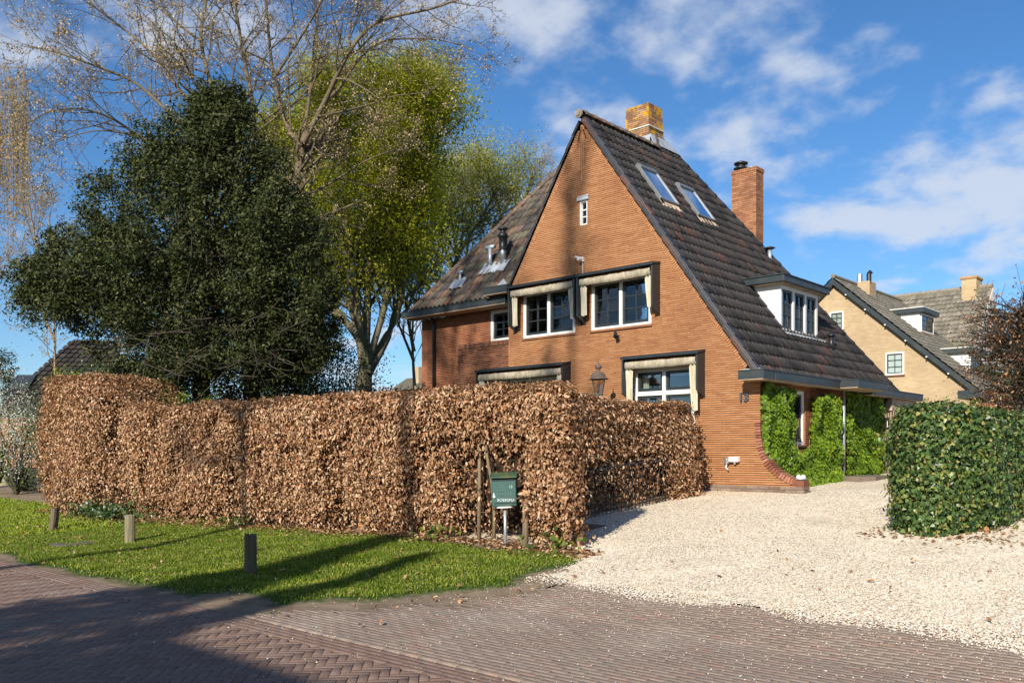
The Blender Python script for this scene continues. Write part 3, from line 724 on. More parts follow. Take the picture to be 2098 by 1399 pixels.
TW, TL = 0.165, 0.302
PROF = [(0.0, .036), (.13, .012), (.33, .0), (.55, .006), (.72, .042), (.86, .056), (1.02, .042)]
def tile_mesh():
    vs = []
    for (yy, lift) in ((0.0, .042), (TL + .05, .004)):
        for (t, h) in PROF: vs.append((t * TW, yy, h + lift))
    for (t, h) in PROF: vs.append((t * TW, 0.004, h + .042 - .030))
    n = len(PROF)
    f = [(i, i + 1, n + i + 1, n + i) for i in range(n - 1)] + [(2 * n + i, 2 * n + i + 1, i + 1, i) for i in range(n - 1)]
    return vs, f
TV, TF = tile_mesh()
def tiles(O, U, S, Nn, s_len, umin, umax, u_start, skip, mat, n_single, vis):
    O, U, S, Nn = Vector(O), Vector(U), Vector(S), Vector(Nn)
    mb = MB(); cand = []
    rows = int(s_len / TL) + 1
    for r_ in range(rows):
        s0 = r_ * TL; a, b = umin(s0 + TL * .5), umax(s0 + TL * .5)
        u = u_start
        while u < b + TW:
            if u + TW > a and u < b and not skip(u + TW / 2, s0 + TL / 2):
                inside = u >= max(umin(s0), umin(s0 + TL)) + .01 and u + TW * 1.02 <= min(umax(s0), umax(s0 + TL + .05)) - .01
                c = O + U * (u + TW / 2) + S * (s0 + TL / 2)
                if inside and vis(u, s0): cand.append((depth(c), u, s0))
                else:
                    j = random.uniform(-.004, .006); vs = []
                    for (x, y, h) in TV:
                        yy = min(s0 + y, s_len); uu = min(max(u + x, umin(yy)), umax(yy))
                        vs.append(O + U * uu + S * yy + Nn * (h + j))
                    mb.add(vs, TF)
            u += TW
    cand.sort()
    me = bpy.data.meshes.new('roof_tile'); me.from_pydata(TV, [], TF); me.materials.append(mat); me.polygons.foreach_set('use_smooth', [True] * len(TF)); me.update()
    rot = Matrix((U, S, Nn)).transposed().to_4x4()
    for i, (d, u, s0) in enumerate(cand):
        j = random.uniform(-.004, .006)
        if i < n_single:
            o = link('roof_tile', me, roof)
            o.matrix_basis = Matrix.Translation(O + U * (u + random.uniform(-.004, .004)) + S * (s0 + random.uniform(-.006, .006)) + Nn * j) @ rot
        else:
            mb.add([O + U * (u + x) + S * (s0 + y) + Nn * (h + j) for (x, y, h) in TV], TF)
    o = mb.build('tile_field', mat, roof, smooth=True); tag(o, kind='stuff')
Sr, Nr = Vector((-CR, 0, SR)), Vector((SR, 0, CR))
def r_x(s): return 0.02 - s * CR
def r_min(s):
    x = r_x(s); return -0.05 if x > AX else 2.9 + (AX - x) * 0.6 / 0.53
def r_max(s): return max(r_min(s) + .001, 3.5 + (r_x(s) + 4.75) * (7.32 - 3.5) / 4.77)
SKY1 = (0.88, 1.64, -3.47, -2.84); SKY2 = (2.37, 3.13, -3.40, -2.79)
def r_skip(u, s):
    x = r_x(s)
    for (a, b, xa, xb) in (SKY1, SKY2):
        if a + .03 < u < b - .03 and xa + .04 < x < xb - .02: return True
    return 2.62 < u < 4.45 and -1.6 < x < -0.86
tiles((0.02, 0, 2.92), (0, 1, 0), Sr, Nr, 8.25, r_min, r_max, -0.04, r_skip, M['tile'], 295, lambda u, s: True)
Sf, Nf = Vector((0, CF, SF)), Vector((0, -SF, CF))
def f_min(s): return min(-10.0 + (2.92 / 3.4) * s * CF, f_max(s) - .001)
def f_max(s):
    z = EZ + s * SF
    return AX - (AZ - z) / LK + .05 if z < AZ else AX - (z - AZ) * .53 / .75
tiles((0, EV, EZ), (1, 0, 0), Sf, Nf, 5.6, f_min, f_max, -10.05, lambda u, s: False, M['tile_old'], 0, lambda u, s: False)

def cap_run(a, b, name, mat, rad=0.115, seg=0.33, up=None):
    a, b = Vector(a), Vector(b); d = (b - a); L = d.length; d.normalize(); n = max(1, round(L / seg)); seg = L / n
    sidev = d.cross(Vector((0, 0, 1))).normalized(); upv = sidev.cross(d).normalized()
    for i in range(n):
        mb = MB(); vs = []
        for (t, r_) in ((-.03, rad * 1.08), (.05, rad * 1.1), (.09, rad), (seg, rad * .93)):
            for k in range(9):
                an = math.pi * (k / 8); vs.append(a + d * (i * seg + t) + sidev * (math.cos(an) * r_ * 1.05) + upv * (math.sin(an) * r_ - .03 + random.uniform(-.003, .003)))
        for k in range(9):
            an = math.pi * (k / 8); vs.append(a + d * (i * seg - .026) + sidev * (math.cos(an) * (rad - .015)) + upv * (math.sin(an) * (rad - .015) - .03))
        fs = [(j * 9 + k, j * 9 + k + 1, (j + 1) * 9 + k + 1, (j + 1) * 9 + k) for j in range(3) for k in range(8)] + [(36 + k, 36 + k + 1, k + 1, k) for k in range(8)]
        mb.add(vs, fs); mb.build(name, mat, roof, smooth=True)
upn = Vector((0, 0, .05))
cap_run(Vector((AX, 0.02, AZ)) + upn, RE + upn, 'ridge_tile', M['ridge'])
cap_run(RE + upn, APEX + upn, 'ridge_tile', M['ridge'])
cap_run(EL + upn, HL + upn, 'hip_tile', M['ridge'], .10, .36)
cap_run(APEX + upn, HL + upn, 'ridge_tile', M['ridge'])
cap_run(HB + upn, APEX + upn, 'hip_tile', M['tile'], .09, .34)
# verge tiles
for (sgn, k, n, z_end) in ((1, RK, 24, 2.98), (-1, LK, 12, 5.4)):
    L = math.sqrt(1 + k * k); S = Vector((-sgn / L, 0, k / L)); Nn = Vector((sgn * k / L, 0, 1 / L))
    tot = (AZ - z_end) * L / k - .12; st = tot / n
    for i in range(n):
        mb = MB(); p0 = Vector((AX, 0, AZ)) - S * (tot + .12 - i * st)
        for j, (ya, yb, h0, h1) in enumerate(((-.085, .075, .045, .075), (-.09, -.055, -.045, .045)) if sgn > 0 else ((-.03, .075, .03, .05), (-.03, -.015, -.01, .03))):
            c = p0 + S * (st * .52) + Vector((0, (ya + yb) / 2, 0)) + Nn * ((h0 + h1) / 2)
            mb.obox(c, (S + Nn * -.055).normalized() * (st * .54), Vector((0, (yb - ya) / 2, 0)), Nn * ((h1 - h0) / 2))
        mb.build('verge_tile', M['verge'], roof, bevel=.012)
mb = MB(); mb.tube([(AX, v, AZ + .03) for v in (-.17, -.172, -.15, -.152, -.13, -.16, -.13, -.05, .02)], [.04, .06, .065, .10, .105, .15, .195, .20, .16], 24); mb.build('ridge_disc', M['stone'], roof, smooth=False)

# ---------------------------------------------------------------- chimneys
def stack(name, x0, x1, y0, y1, z0, z1, mat, taper=0.0, pitch=.052, cap=0.0):
    core = MB(); bk = MB(); k = 0; z = z0
    cx, cy = (x0 + x1) / 2, (y0 + y1) / 2
    core.box8([(cx + sx * (abs(x1 - x0) / 2 - .012 + taper * 1), cy + sy * ((y1 - y0) / 2 - .012 + taper), z0) for sx, sy in ((-1, -1), (1, -1), (1, 1), (-1, 1))] + [(cx + sx * ((x1 - x0) / 2 - .012), cy + sy * ((y1 - y0) / 2 - .012), z1 - .003) for sx, sy in ((-1, -1), (1, -1), (1, 1), (-1, 1))])
    while z < z1 - .02:
        t = taper * (1 - (z - z0) / (z1 - z0)) + (cap if z > z1 - .12 else 0)
        xa, xb, ya, yb = x0 - t, x1 + t, y0 - t, y1 + t
        top = min(z + pitch, z1); off = .105 * (k % 2); bl = .21 if not (cap and z > z1 - .12) else .055
        u = xa - (off if bl > .1 else 0)
        while u < xb:
            a, b = max(u, xa), min(u + bl - .008, xb)
            if b - a > .015:
                bk.box(a, b, ya + random.uniform(0, .004), ya + .03, z + .009, top); bk.box(a, b, yb - .03, yb, z + .009, top)
            u += bl
        u = ya + .034 - (.105 - off if bl > .1 else 0)
        while u < yb - .034:
            a, b = max(u, ya + .034), min(u + bl - .008, yb - .034)
            if b - a > .015:
                bk.box(xb - .03, xb - random.uniform(0, .004), a, b, z + .009, top); bk.box(xa, xa + .03, a, b, z + .009, top)
            u += bl
        z += pitch; k += 1
    o = core.build(name, M['mortar'], house); b_ = bk.build('brickwork', mat, o); tag(b_, kind='stuff'); return o
ch1 = stack('chimney', -5.17, -4.50, 3.0, 3.62, 8.9, 10.17, M['lichen_brick'], .035)
s = MB(); s.box(-5.22, -4.445, 2.955, 3.66, 9.58, 9.60); s.build('white_band', M['white'], ch1)
s = MB()
s.prism([(-5.3, 2.97, 9.36), (-4.42, 2.97, 9.36), (-4.30, 2.72, 9.02), (-5.35, 2.62, 8.97)], (0, .03, 0))
s.prism([(-4.44, 2.95, 9.37), (-4.44, 3.75, 9.37), (-4.20, 3.95, 9.02), (-4.20, 2.75, 9.02)], (.02, 0, .0)); s.build('lead_flashing', M['lead'], ch1, bevel=.008)
ch2 = stack('chimney', -4.02, -3.30, 6.28, 6.70, 3.6, 9.12, M['chimney_brick'], .0, cap=.02)
s = MB(); s.lathe((-3.83, 6.45, 9.11), [(.12, 0), (.12, .05), (.19, .06), (.20, .09), (.12, .12), (.12, .18), (.18, .19), (.19, .23), (.1, .27), (.02, .275)], 18); s.build('chimney_cowl', M['black_pipe'], ch2, smooth=True)
s = MB(); s.tube([(-3.55, 6.5, 9.1), (-3.55, 6.5, 9.2)], .05, 10); s.build('flue_stub', M['lead'], ch2)

# ---------------------------------------------------------------- roof windows
for (a, b, xa, xb) in (SKY1, SKY2):
    def on(u, x, h): return Vector((x, u, AZ - RK * (x - AX))) + Nr * h
    L = (xb - xa) / CR; cx = (xa + xb) / 2; cu = (a + b) / 2
    fr = MB(); Uy = Vector((0, 1, 0))
    for s in (-1, 1): fr.obox(on(cu + s * ((b - a) / 2 - .03), cx, .075), Sr * (L / 2), Uy * .03, Nr * .045)
    fr.obox(on(cu, cx, .075) + Sr * (L / 2 - .05), Sr * .05, Uy * ((b - a) / 2 - .061), Nr * .055); fr.obox(on(cu, cx, .07) - Sr * (L / 2 - .025), Sr * .025, Uy * ((b - a) / 2 - .061), Nr * .035)
    sk = fr.build('roof_window', M['frame_grey'], house, bevel=.006)
    s = MB(); s.obox(on(cu, cx, .095), Sr * (L / 2 - .06), Uy * ((b - a) / 2 - .061), Nr * .003); s.build('pane', M['skyglass'], sk)
    s = MB(); s.obox(on(cu, cx, .0) + Sr * (L * .0), Sr * (L / 2 - .06), Uy * ((b - a) / 2 - .062), Nr * .012); s.build('pale_backing', M['blind'], sk)  # added white sheet behind the pane, its colour stands in for reflected sky
    s = MB(); vs = []
    for i in range(25):
        u = a - .04 + (b - a + .08) * i / 24; h = .055 + .018 * math.cos(i * math.pi * .95)
        vs += [on(u, xb - .01, .06), on(u, xb + .10, h)]
    s.add(vs, [(2 * i, 2 * i + 2, 2 * i + 3, 2 * i + 1) for i in range(24)]); s.build('lead_apron', M['soffit'], sk)

# ---------------------------------------------------------------- dormer
DX = -0.85; dv0, dv1 = 2.585, 4.48
dm = MB(); dm.box(-1.5, DX - .1, dv0 + .051, dv1 - .051, 5.105, 5.14)
dormer = dm.build('dormer', M['dormer_white'], house)
for v in (dv0, dv1 - .05): dm = MB(); dm.prism([(DX, v, 4.10), (DX, v, 5.143), (-1.62, v, 5.143)], (0, .05, 0)); dm.build('cheek', M['dormer_white'], dormer)
s = MB(); s.box(-1.75, -.64, 2.35, 4.71, 5.165, 5.30); s.box(-1.75, -.615, 2.325, 4.735, 5.30, 5.325); s.build('dormer_roof', M['gutter'], dormer, bevel=.006)
s = MB(); s.box(-1.4, -.70, 2.42, 4.64, 5.145, 5.165); s.build('dormer_soffit', M['soffit'], dormer)
wd = window(mp_side(DX), (dv0 + .001, dv1 - .001, 4.13, 5.144), 2, 3, sashes=3, fw=.085, room=False, sill=False, recess=.0,
            curtains=[(2.72, 2.83, 4.2, 5.1, 'curtain'), (2.9, 3.1, 4.2, 5.1, 'curtain'), (3.3, 3.4, 4.2, 5.1, 'curtain'), (3.42, 3.6, 4.2, 4.8, 'curtain_teal'), (3.62, 3.72, 4.2, 5.1, 'curtain'), (3.95, 4.35, 4.2, 5.0, 'curtain')])
s = MB(); s.box(-1.22, -1.2, dv0 + .06, dv1 - .06, 4.3, 5.1); s.build('room', M['room'], dormer)
s = MB(); vs = []
for i in range(53):
    u = dv0 - .05 + (dv1 - dv0 + .18) * i / 52; h = .06 + .02 * math.cos(i * math.pi / 2.0)
    vs += [(DX + .002, u, 4.175), Vector((DX + .09, u, AZ - RK * (DX + .09 - AX))) + Nr * (h + .02)]
s.add(vs, [(2 * i, 2 * i + 2, 2 * i + 3, 2 * i + 1) for i in range(52)]); s.build('lead_apron', M['lead'], dormer)
s = MB(); vs = []
for i in range(9):
    x = DX + .06 - (1.62 - .80) * i / 8; z = AZ - RK * (x - AX)
    vs += [Vector((x, dv0 - .003, z + .16)), Vector((x, dv0 - .004, z + .05)), Vector((x, dv0 - .12, z + .075))]
s.add(vs, [(3 * i + j, 3 * i + 3 + j, 3 * i + 4 + j, 3 * i + 1 + j) for i in range(8) for j in range(2)]); s.build('lead_soaker', M['lead'], dormer)

# ---------------------------------------------------------------- gutters, pipes
def gutter(x0, x1, y0, y1, z0, z1):
    b = MB(); b.box(x0, x1, y0, y1, z0, z1); b.box(x0 - .012, x1 + .012, y0 - .012, y1 + .012, z1, z1 + .018); o = b.build('gutter', M['gutter'], house, bevel=.004)
    s = MB(); s.box(x0 + .015, x1 - .015, y0 + .015, y1 - .015, z0 - .02, z0); s.build('soffit', M['soffit'], o)
gutter(0.0, 0.30, 0.02, 2.995, 2.87, 3.02); gutter(-0.21, 0.30, -0.45, -0.016, 2.87, 3.02)
gutter(0.0, 0.67, 3.03, 4.74, 2.885, 3.03); gutter(0.0, 0.31, 4.78, 8.2, 2.83, 2.97)
gutter(-10.2, -6.45, -0.11, 0.36, 5.06, 5.20); gutter(-7.0, -6.22, -0.30, -0.03, 5.27, 5.42)
s = MB(); s.prism([(-.33, -.03, 3.1), (.02, -.03, 3.1), (.02, -.03, 3.055), (-.33, -.03, 3.055)], (0, .028, 0)); s.build('lead_flashing', M['lead'], house)
s = MB(); s.prism([(-6.9, -.035, 5.44), (-6.45, -.035, 5.44), (-6.45, -.035, 5.52), (-6.62, .02, 5.66)], (0, .02, 0)); s.build('lead_flashing', M['lead'], house)
s = MB(); s.tube([(-9.43, .28, 5.05), (-9.43, .31, 4.93), (-9.43, .345, 4.82), (-9.43, .345, .8)], .042, 10); s.build('downpipe', M['black_pipe'], house, smooth=True)
s = MB(); s.tube([(.2, 6.15, 2.84), (.1, 6.15, 2.7), (.085, 6.15, 2.55), (.085, 6.15, .98)], .042, 10); s.build('downpipe', M['black_pipe'], house, smooth=True)
s = MB(); s.tube([(.11, 3.66, 2.9), (.11, 3.66, .9)], .035, 10); s.build('downpipe', M['zinc'], house, smooth=True)
def pipe(p, h, rad, mat, cap_prof, name='vent_pipe', lean=(0, 0)):
    p = Vector(p); s = MB(); s.tube([p, p + Vector((lean[0], lean[1], h))], rad, 12)
    o = s.build(name, mat, house, smooth=True)
    if cap_prof: c = MB(); c.lathe(p + Vector((lean[0], lean[1], h)), cap_prof, 14); c.build('cowl', M['black_pipe'], o, smooth=True)
    return o
pipe((-0.66, 4.84, 3.86), .36, .062, M['black_pipe'], [(.062, 0), (.10, .0), (.10, .03), (.05, .08), (.01, .085)])
pipe((-2.35, 5.15, 6.2), .36, .05, M['zinc'], [(.05, 0), (.13, .02), (.13, .04), (.04, .07), (.01, .07)])
def f_on(u, v, h=0.0): return Vector((u, v, EZ + FK * (v - EV))) + Nf * h
o = pipe(f_on(-7.42, .86), .62, .085, M['steel'], None)
s = MB(); s.lathe(f_on(-7.42, .86) + Vector((0, 0, .36)), [(.10, 0), (.13, .01), (.10, .03), (.105, .32), (.15, .34), (.10, .42), (.07, .46), (.07, .50), (.12, .52), (.13, .55), (.02, .60)], 16); s.build('cowl', M['black_pipe'], o, smooth=True)
o = pipe(f_on(-7.83, .82), .52, .052, M['zinc'], None); s = MB(); q = f_on(-7.83, .82) + Vector((0, 0, .55)); s.tube([q + Vector((-.15, 0, 0)), q + Vector((.15, 0, 0))], .055, 10); s.build('tee_head', M['zinc'], o, smooth=True)
o = pipe(f_on(-8.72, .62), .25, .04, M['zinc'], None); s = MB(); q = f_on(-8.72, .62) + Vector((0, 0, .27)); s.tube([q + Vector((-.10, 0, 0)), q + Vector((.10, 0, 0))], .042, 10); s.build('tee_head', M['zinc'], o, smooth=True)
def lead_sheet(u0, u1, v0, v1, n):
    s = MB(); vs = []
    for i in range(n + 1):
        u = u0 + (u1 - u0) * i / n; h = .085 + .02 * math.sin(i * 2.1)
        vs += [f_on(u + .05 * math.sin(i), v0 + .02 * math.sin(i * 2.7), h), f_on(u, v1, h)]
    s.add(vs, [(2 * i, 2 * i + 2, 2 * i + 3, 2 * i + 1) for i in range(n)]); s.build('lead_flashing', M['lead'], roof)
lead_sheet(-8.05, -7.12, .66, .90, 16); lead_sheet(-8.92, -8.48, .44, .66, 8)
# porch wall and its little window beyond the gate
s = MB(); s.box(-.2, -.02, 6.31, 8.1, .8, 2.8); s.build('porch_wall', M['wing_brick'], house)
s = MB(); s.box(-.02, .20, 6.31, 8.05, 2.52, 2.80); s.build('porch_board', M['soffit'], house)
window(mp_side(.0), (6.6, 7.8, 1.5, 2.45), 1, 2, sashes=3, room=False, sill=False, recess=-.01)
# fittings on the gable
M['number'] = plain('number', (0.10, 0.11, 0.12), 0.5, 0.2, 20, metal=0.5)
def text_mesh(txt, size, ext, mat, name, parent, matrix, bold=0.0):
    cu = bpy.data.curves.new(name, 'FONT'); cu.body = txt; cu.size = size; cu.extrude = ext; cu.align_x = 'CENTER'; cu.align_y = 'CENTER'; cu.resolution_u = 4; cu.offset = bold
    t = bpy.data.objects.new(name + '_tmp', cu); COL.objects.link(t)
    dg = bpy.context.evaluated_depsgraph_get(); me = bpy.data.meshes.new_from_object(t.evaluated_get(dg)); me.name = name
    bpy.data.objects.remove(t); bpy.data.curves.remove(cu)
    me.transform(matrix); me.materials.clear(); me.materials.append(mat)
    return link(name, me, parent)
text_mesh('13', .225, .012, M['number'], 'house_number', house, Matrix.Translation((-.32, -.03, 2.555)) @ Matrix.Rotation(R(90), 4, 'X'), .008)
s = MB(); s.box(-.60, -.40, -.11, -.002, 1.33, 1.43); o = s.build('hose_box', M['white'], house, bevel=.015)
s = MB(); s.lathe((-.66, -.06, 1.29), [(.02, 0), (.05, .01), (.05, .12), (.02, .13)], 10); s.tube([(-.66, -.06, 1.30), (-.66, -.08, 1.22), (-.62, -.08, 1.18)], .012, 6); s.build('tap', M['steel'], o); s = MB(); s.tube([(-.49, -.06, 1.34), (-.49, -.06, 1.29)], .025, 8); s.build('tap_knob', M['steel'], o)
s = MB(); s.tube([(-3.24, 0, 3.98), (-3.24, -.10, 4.0)], .02, 8); s.tube([(-3.26, -.09, 4.05), (-3.20, -.17, 3.95)], [.035, .05], 10); s.build('spotlight', M['black_pipe'], house)
s = MB(); s.box(-4.25, -4.16, -.06, 0, 5.70, 5.80); s.tube([(-4.2, -.05, 5.76), (-4.22, -.16, 5.75)], .045, 10); s.tube([(-4.30, -.04, 5.80), (-4.36, -.1, 5.82)], .03, 8); s.tube([(-4.2, -.01, 5.7), (-4.2, -.01, 5.44)], .008, 5); s.build('security_light', M['white'], house, bevel=.008)
# ------------------------------------------------------------------ foliage tools
T_BEECH = (np.array([(0, 0, 0), (.28, .25, .09), (.62, .22, .13), (1, 0, -.06), (.62, -.22, .13), (.28, -.25, .09)]), [(0, 1, 2, 3), (3, 4, 5, 0)])
T_KITE = (np.array([(0, 0, 0), (.45, .26, .06), (1, 0, 0), (.45, -.26, .06)]), [(0, 1, 2, 3)])
T_IVY = (np.array([(0, 0, 0), (.12, .46, .02), (.50, .34, .05), (1, 0, -.06), (.50, -.34, .05), (.12, -.46, .02)]), [(0, 1, 2, 3), (3, 4, 5, 0)])
T_ROUND = (np.array([(0, 0, 0), (.1, .38, .05), (.5, .5, .06), (.85, .28, .0), (1.05, 0, -.08), (.85, -.28, .0), (.5, -.5, .06), (.1, -.38, .05)]), [(0, 1, 2, 3, 4), (4, 5, 6, 7, 0)])
def unit(a): return a / np.maximum(np.linalg.norm(a, axis=-1, keepdims=True), 1e-6)
def leaves_mesh(name, P, Nn, size, mat, tmpl, down=0.6, spread=0.8, nrand=0.55, rnd=None):
    P = np.asarray(P, dtype=np.float64); n = len(P); Nn = np.asarray(Nn, dtype=np.float64)
    nn = unit(Nn + RNG.normal(0, nrand, (n, 3)))
    a = np.array([0, 0, -down]) + RNG.normal(0, spread, (n, 3)); a = unit(a - (a * nn).sum(-1, keepdims=True) * nn); b = np.cross(nn, a)
    v, f = tmpl; s = (np.asarray(size) * np.ones(n))[:, None, None]
    V = P[:, None, :] + s * (v[None, :, 0:1] * a[:, None] + v[None, :, 1:2] * b[:, None] + v[None, :, 2:3] * nn[:, None])
    k = len(v); fl = np.array([i for q in f for i in q]); st = np.cumsum([0] + [len(q) for q in f])[:-1]
    L = (fl[None] + k * np.arange(n)[:, None]).ravel(); S = (st[None] + len(fl) * np.arange(n)[:, None]).ravel()
    r = RNG.random(n) if rnd is None else np.asarray(rnd)
    return mesh_np(name, V.reshape(-1, 3), L, S, mat, np.repeat(r, k))

def resample(pts, step=0.15, closed=True):
    out = []; P = [Vector((p[0], p[1], 0)) for p in pts]; m_ = len(P)
    for i in range(m_ if closed else m_ - 1):
        a, b = P[i], P[(i + 1) % m_]; n = max(1, int((b - a).length / step))
        out += [a.lerp(b, j / n) for j in range(n)]
    return out
def rounded(pts, rad):
    out = []; m_ = len(pts)
    for i in range(m_):
        p0, p1, p2 = Vector(pts[i - 1]), Vector(pts[i]), Vector(pts[(i + 1) % m_])
        d0, d1 = (p0 - p1), (p2 - p1); r_ = min(rad, d0.length / 2.1, d1.length / 2.1); a, b = p1 + d0.normalized() * r_, p1 + d1.normalized() * r_
        for t in (0, .25, .5, .75, 1): out.append(tuple((a * (1 - t) ** 2 + p1 * 2 * t * (1 - t) + b * t * t)))
    return out
def inside(x, y, poly_):
    c = False; j = len(poly_) - 1
    for i in range(len(poly_)):
        xi, yi = poly_[i][0], poly_[i][1]; xj, yj = poly_[j][0], poly_[j][1]
        if (yi > y) != (yj > y) and x < (xj - xi) * (y - yi) / (yj - yi + 1e-12) + xi: c = not c
        j = i
    return c
def hedge_points(outline, topf, n_wall, n_top, weight, dens, edge=0.36, bulge=0.24, deep=0.085, nscale=1.1):
    """points and outward normals of a clipped hedge; outline counter-clockwise"""
    ring = resample(outline, .2); m_ = len(ring); cum = []; tot = 0; segs = []
    for i in range(m_):
        a, b = ring[i], ring[(i + 1) % m_]; t = (b - a); L = t.length
        if L < 1e-5: continue
        nn = Vector((t.y, -t.x, 0)) / L; w = L * weight(0.5 * (a + b), nn); tot += w; cum.append(tot); segs.append((a, b, nn))
    cum = np.array(cum) / tot; P, Q, D = [], [], []
    for u in RNG.random(n_wall):
        a, b, nn = segs[int(np.searchsorted(cum, u))]; p = a.lerp(b, random.random()); z0 = g(p.y); zt = topf(p.x, p.y); z = z0 + .03 + (zt - z0 - .03) * random.random()
        e = max(0, (edge - (zt - z)) / edge); pull = edge * (1 - math.sqrt(max(0, 1 - e * e)))
        inn = min(.42, random.expovariate(1 / deep)) if random.random() > .10 else -abs(random.gauss(0, .055)); bl = bulge * mnoise.noise(Vector((p.x * nscale, p.y * nscale, z * nscale * .45))) + .04 * mnoise.noise(Vector((p.x * 3.3, p.y * 3.3, z * 3.3)))
        k, extra = dens(p.x, p.y, z, z - z0, inn)
        if random.random() > k: continue
        q = p - nn * (pull + inn + extra - bl); n3 = Vector((nn.x, nn.y, e * 1.2 - .05))
        P.append((q.x, q.y, z)); Q.append(tuple(n3.normalized())); D.append(inn)
    xs = [p.x for p in ring]; ys = [p.y for p in ring]; poly_ = [(p.x, p.y) for p in ring]; c = 0
    while c < n_top:
        x, y = random.uniform(min(xs), max(xs)), random.uniform(min(ys), max(ys))
        if not inside(x, y, poly_): continue
        c += 1; inn = min(.3, random.expovariate(1 / .06)); z = topf(x, y) - inn + .07 * mnoise.noise(Vector((x * 1.4, y * 1.4, 5)))
        P.append((x, y, z)); Q.append((0, 0, 1)); D.append(inn)
    return np.array(P), np.array(Q), np.array(D)
def shrink(outline, d):
    c = []; m_ = len(outline)
    for i in range(m_):
        a, b = Vector(outline[i - 1]), Vector(outline[(i + 1) % m_]); t = (b - a).normalized(); c.append((outline[i][0] - t.y * d, outline[i][1] + t.x * d))
    return c

# ------------------------------------------------------------------ brown beech hedges
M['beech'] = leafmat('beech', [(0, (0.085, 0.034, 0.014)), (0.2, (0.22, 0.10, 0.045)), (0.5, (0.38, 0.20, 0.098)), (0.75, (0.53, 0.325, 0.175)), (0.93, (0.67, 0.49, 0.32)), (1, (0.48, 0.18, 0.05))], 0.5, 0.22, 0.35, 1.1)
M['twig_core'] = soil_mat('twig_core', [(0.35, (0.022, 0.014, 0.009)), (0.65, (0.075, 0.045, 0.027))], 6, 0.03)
M['bark'] = plain('bark', (0.22, 0.155, 0.095), 0.9, 0.4, 9, 0.008, stretch=(3, 3, .7), dirt=(0.16, 0.16, 0.07))
M['post'] = plain('post', (0.19, 0.165, 0.09), 0.95, 0.45, 7, 0.01, stretch=(3, 3, .35), dirt=(0.17, 0.19, 0.035))
def beech_hedge(label, outline, topf, n_wall, n_top, weight, dens, stems, core_top, name='beech_hedge', core_in=.42):
    ring = resample(outline, .3); c0 = Vector((sum(p.x for p in ring) / len(ring), sum(p.y for p in ring) / len(ring), 0))
    root = empty(name, (c0.x, c0.y, g(c0.y)), label, 'hedge')
    P, Q, D = hedge_points(outline, topf, n_wall, n_top, weight, dens)
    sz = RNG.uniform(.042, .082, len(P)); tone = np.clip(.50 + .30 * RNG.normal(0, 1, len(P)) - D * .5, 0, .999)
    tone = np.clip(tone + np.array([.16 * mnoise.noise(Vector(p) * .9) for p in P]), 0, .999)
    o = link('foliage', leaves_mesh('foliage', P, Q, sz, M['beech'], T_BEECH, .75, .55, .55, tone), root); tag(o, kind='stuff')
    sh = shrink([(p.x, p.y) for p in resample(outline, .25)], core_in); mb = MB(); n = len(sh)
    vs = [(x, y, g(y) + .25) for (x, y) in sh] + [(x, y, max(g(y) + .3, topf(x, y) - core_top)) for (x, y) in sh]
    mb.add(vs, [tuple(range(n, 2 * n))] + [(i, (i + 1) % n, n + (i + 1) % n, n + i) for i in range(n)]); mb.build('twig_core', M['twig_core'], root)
    for (x, y, h, r_) in stems:
        s = MB(); pts_ = [Vector((x + random.uniform(-.03, .03) * k, y + random.uniform(-.03, .03) * k, g(y) - .02 + h * k / 5)) for k in range(6)]
        s.tube(pts_, [r_ * (1.15 - .1 * k) for k in range(6)], 7); s.build('stem', M['bark'], root, smooth=True)
    # bare twigs between the leaves
    tw = MB()
    for i in range(420):
        j = random.randrange(len(P)); p = Vector(P[j]) - Vector(Q[j]) * .12; d = Vector((random.gauss(0, 1), random.gauss(0, 1), random.gauss(.3, .8))).normalized()
        l = random.uniform(.15, .4); tw.tube([p - d * l, p + Vector((random.uniform(-.03, .03),) * 3), p + d * l], [.006, .005, .003], 4, cap=False)
    o = tw.build('twigs', M['bark'], root); tag(o, kind='stuff')
    return root
# long hedge along the verge
def top_main(x, y):
    t = min(1, max(0, (-9.6 - x) / 1.6)); t = t * t * (3 - 2 * t); end = max(0, (-13.6 - x) / 1.5)
    return 2.43 + .09 * wob(x, y, .7) + .05 * wob(x, y, 2.1) - .05 * min(1, max(0, (x + 9.5) / 6)) * 0 + t * .74 - .45 * end * end + (-.10 if x > .2 else 0) * (x - .2)
MAIN = [(0.78, -6.52), (0.22, -5.75), (-6, -5.75), (-9.7, -6.1), (-14.2, -5.9), (-15.0, -6.6), (-14.6, -7.55), (-12.5, -7.95), (-9.5, -7.55), (-4.8, -7.02), (-2.0, -6.62)]
MAIN = [(p[0], p[1]) for p in rounded(MAIN, .5)]
def dens_main(x, y, z, h, inn):
    k, ex = 1.0, 0.0
    if y < -6.0 and -1.75 < x < -.02 and h < 1.62:       # thin place round the mailbox
        t = min(1, (x + 1.75) / .4, (-.02 - x) / .2, (1.62 - h) / .35); t = max(0, t); k *= 1 - .78 * t; ex = .42 * t * random.random() ** .5
    if y < -6.3 and h < .55: k *= .22 + .78 * h / .55; ex += .26 * (1 - h / .55) ** 1.5
    if -11.4 < x < -9.6 and h < .75: k *= .4
    n = mnoise.noise(Vector((x * 1.7, y * 1.7, z * 1.7)))
    if n < -.28: k *= .55; ex += .08
    return k, ex
def w_main(p, nn):
    f = (CAM[0] - p.x) * nn.x + (CAM[1] - p.y) * nn.y
    return (1.0 if f > 0 else .12) * (1.35 if p.x > -5 else 1.0)
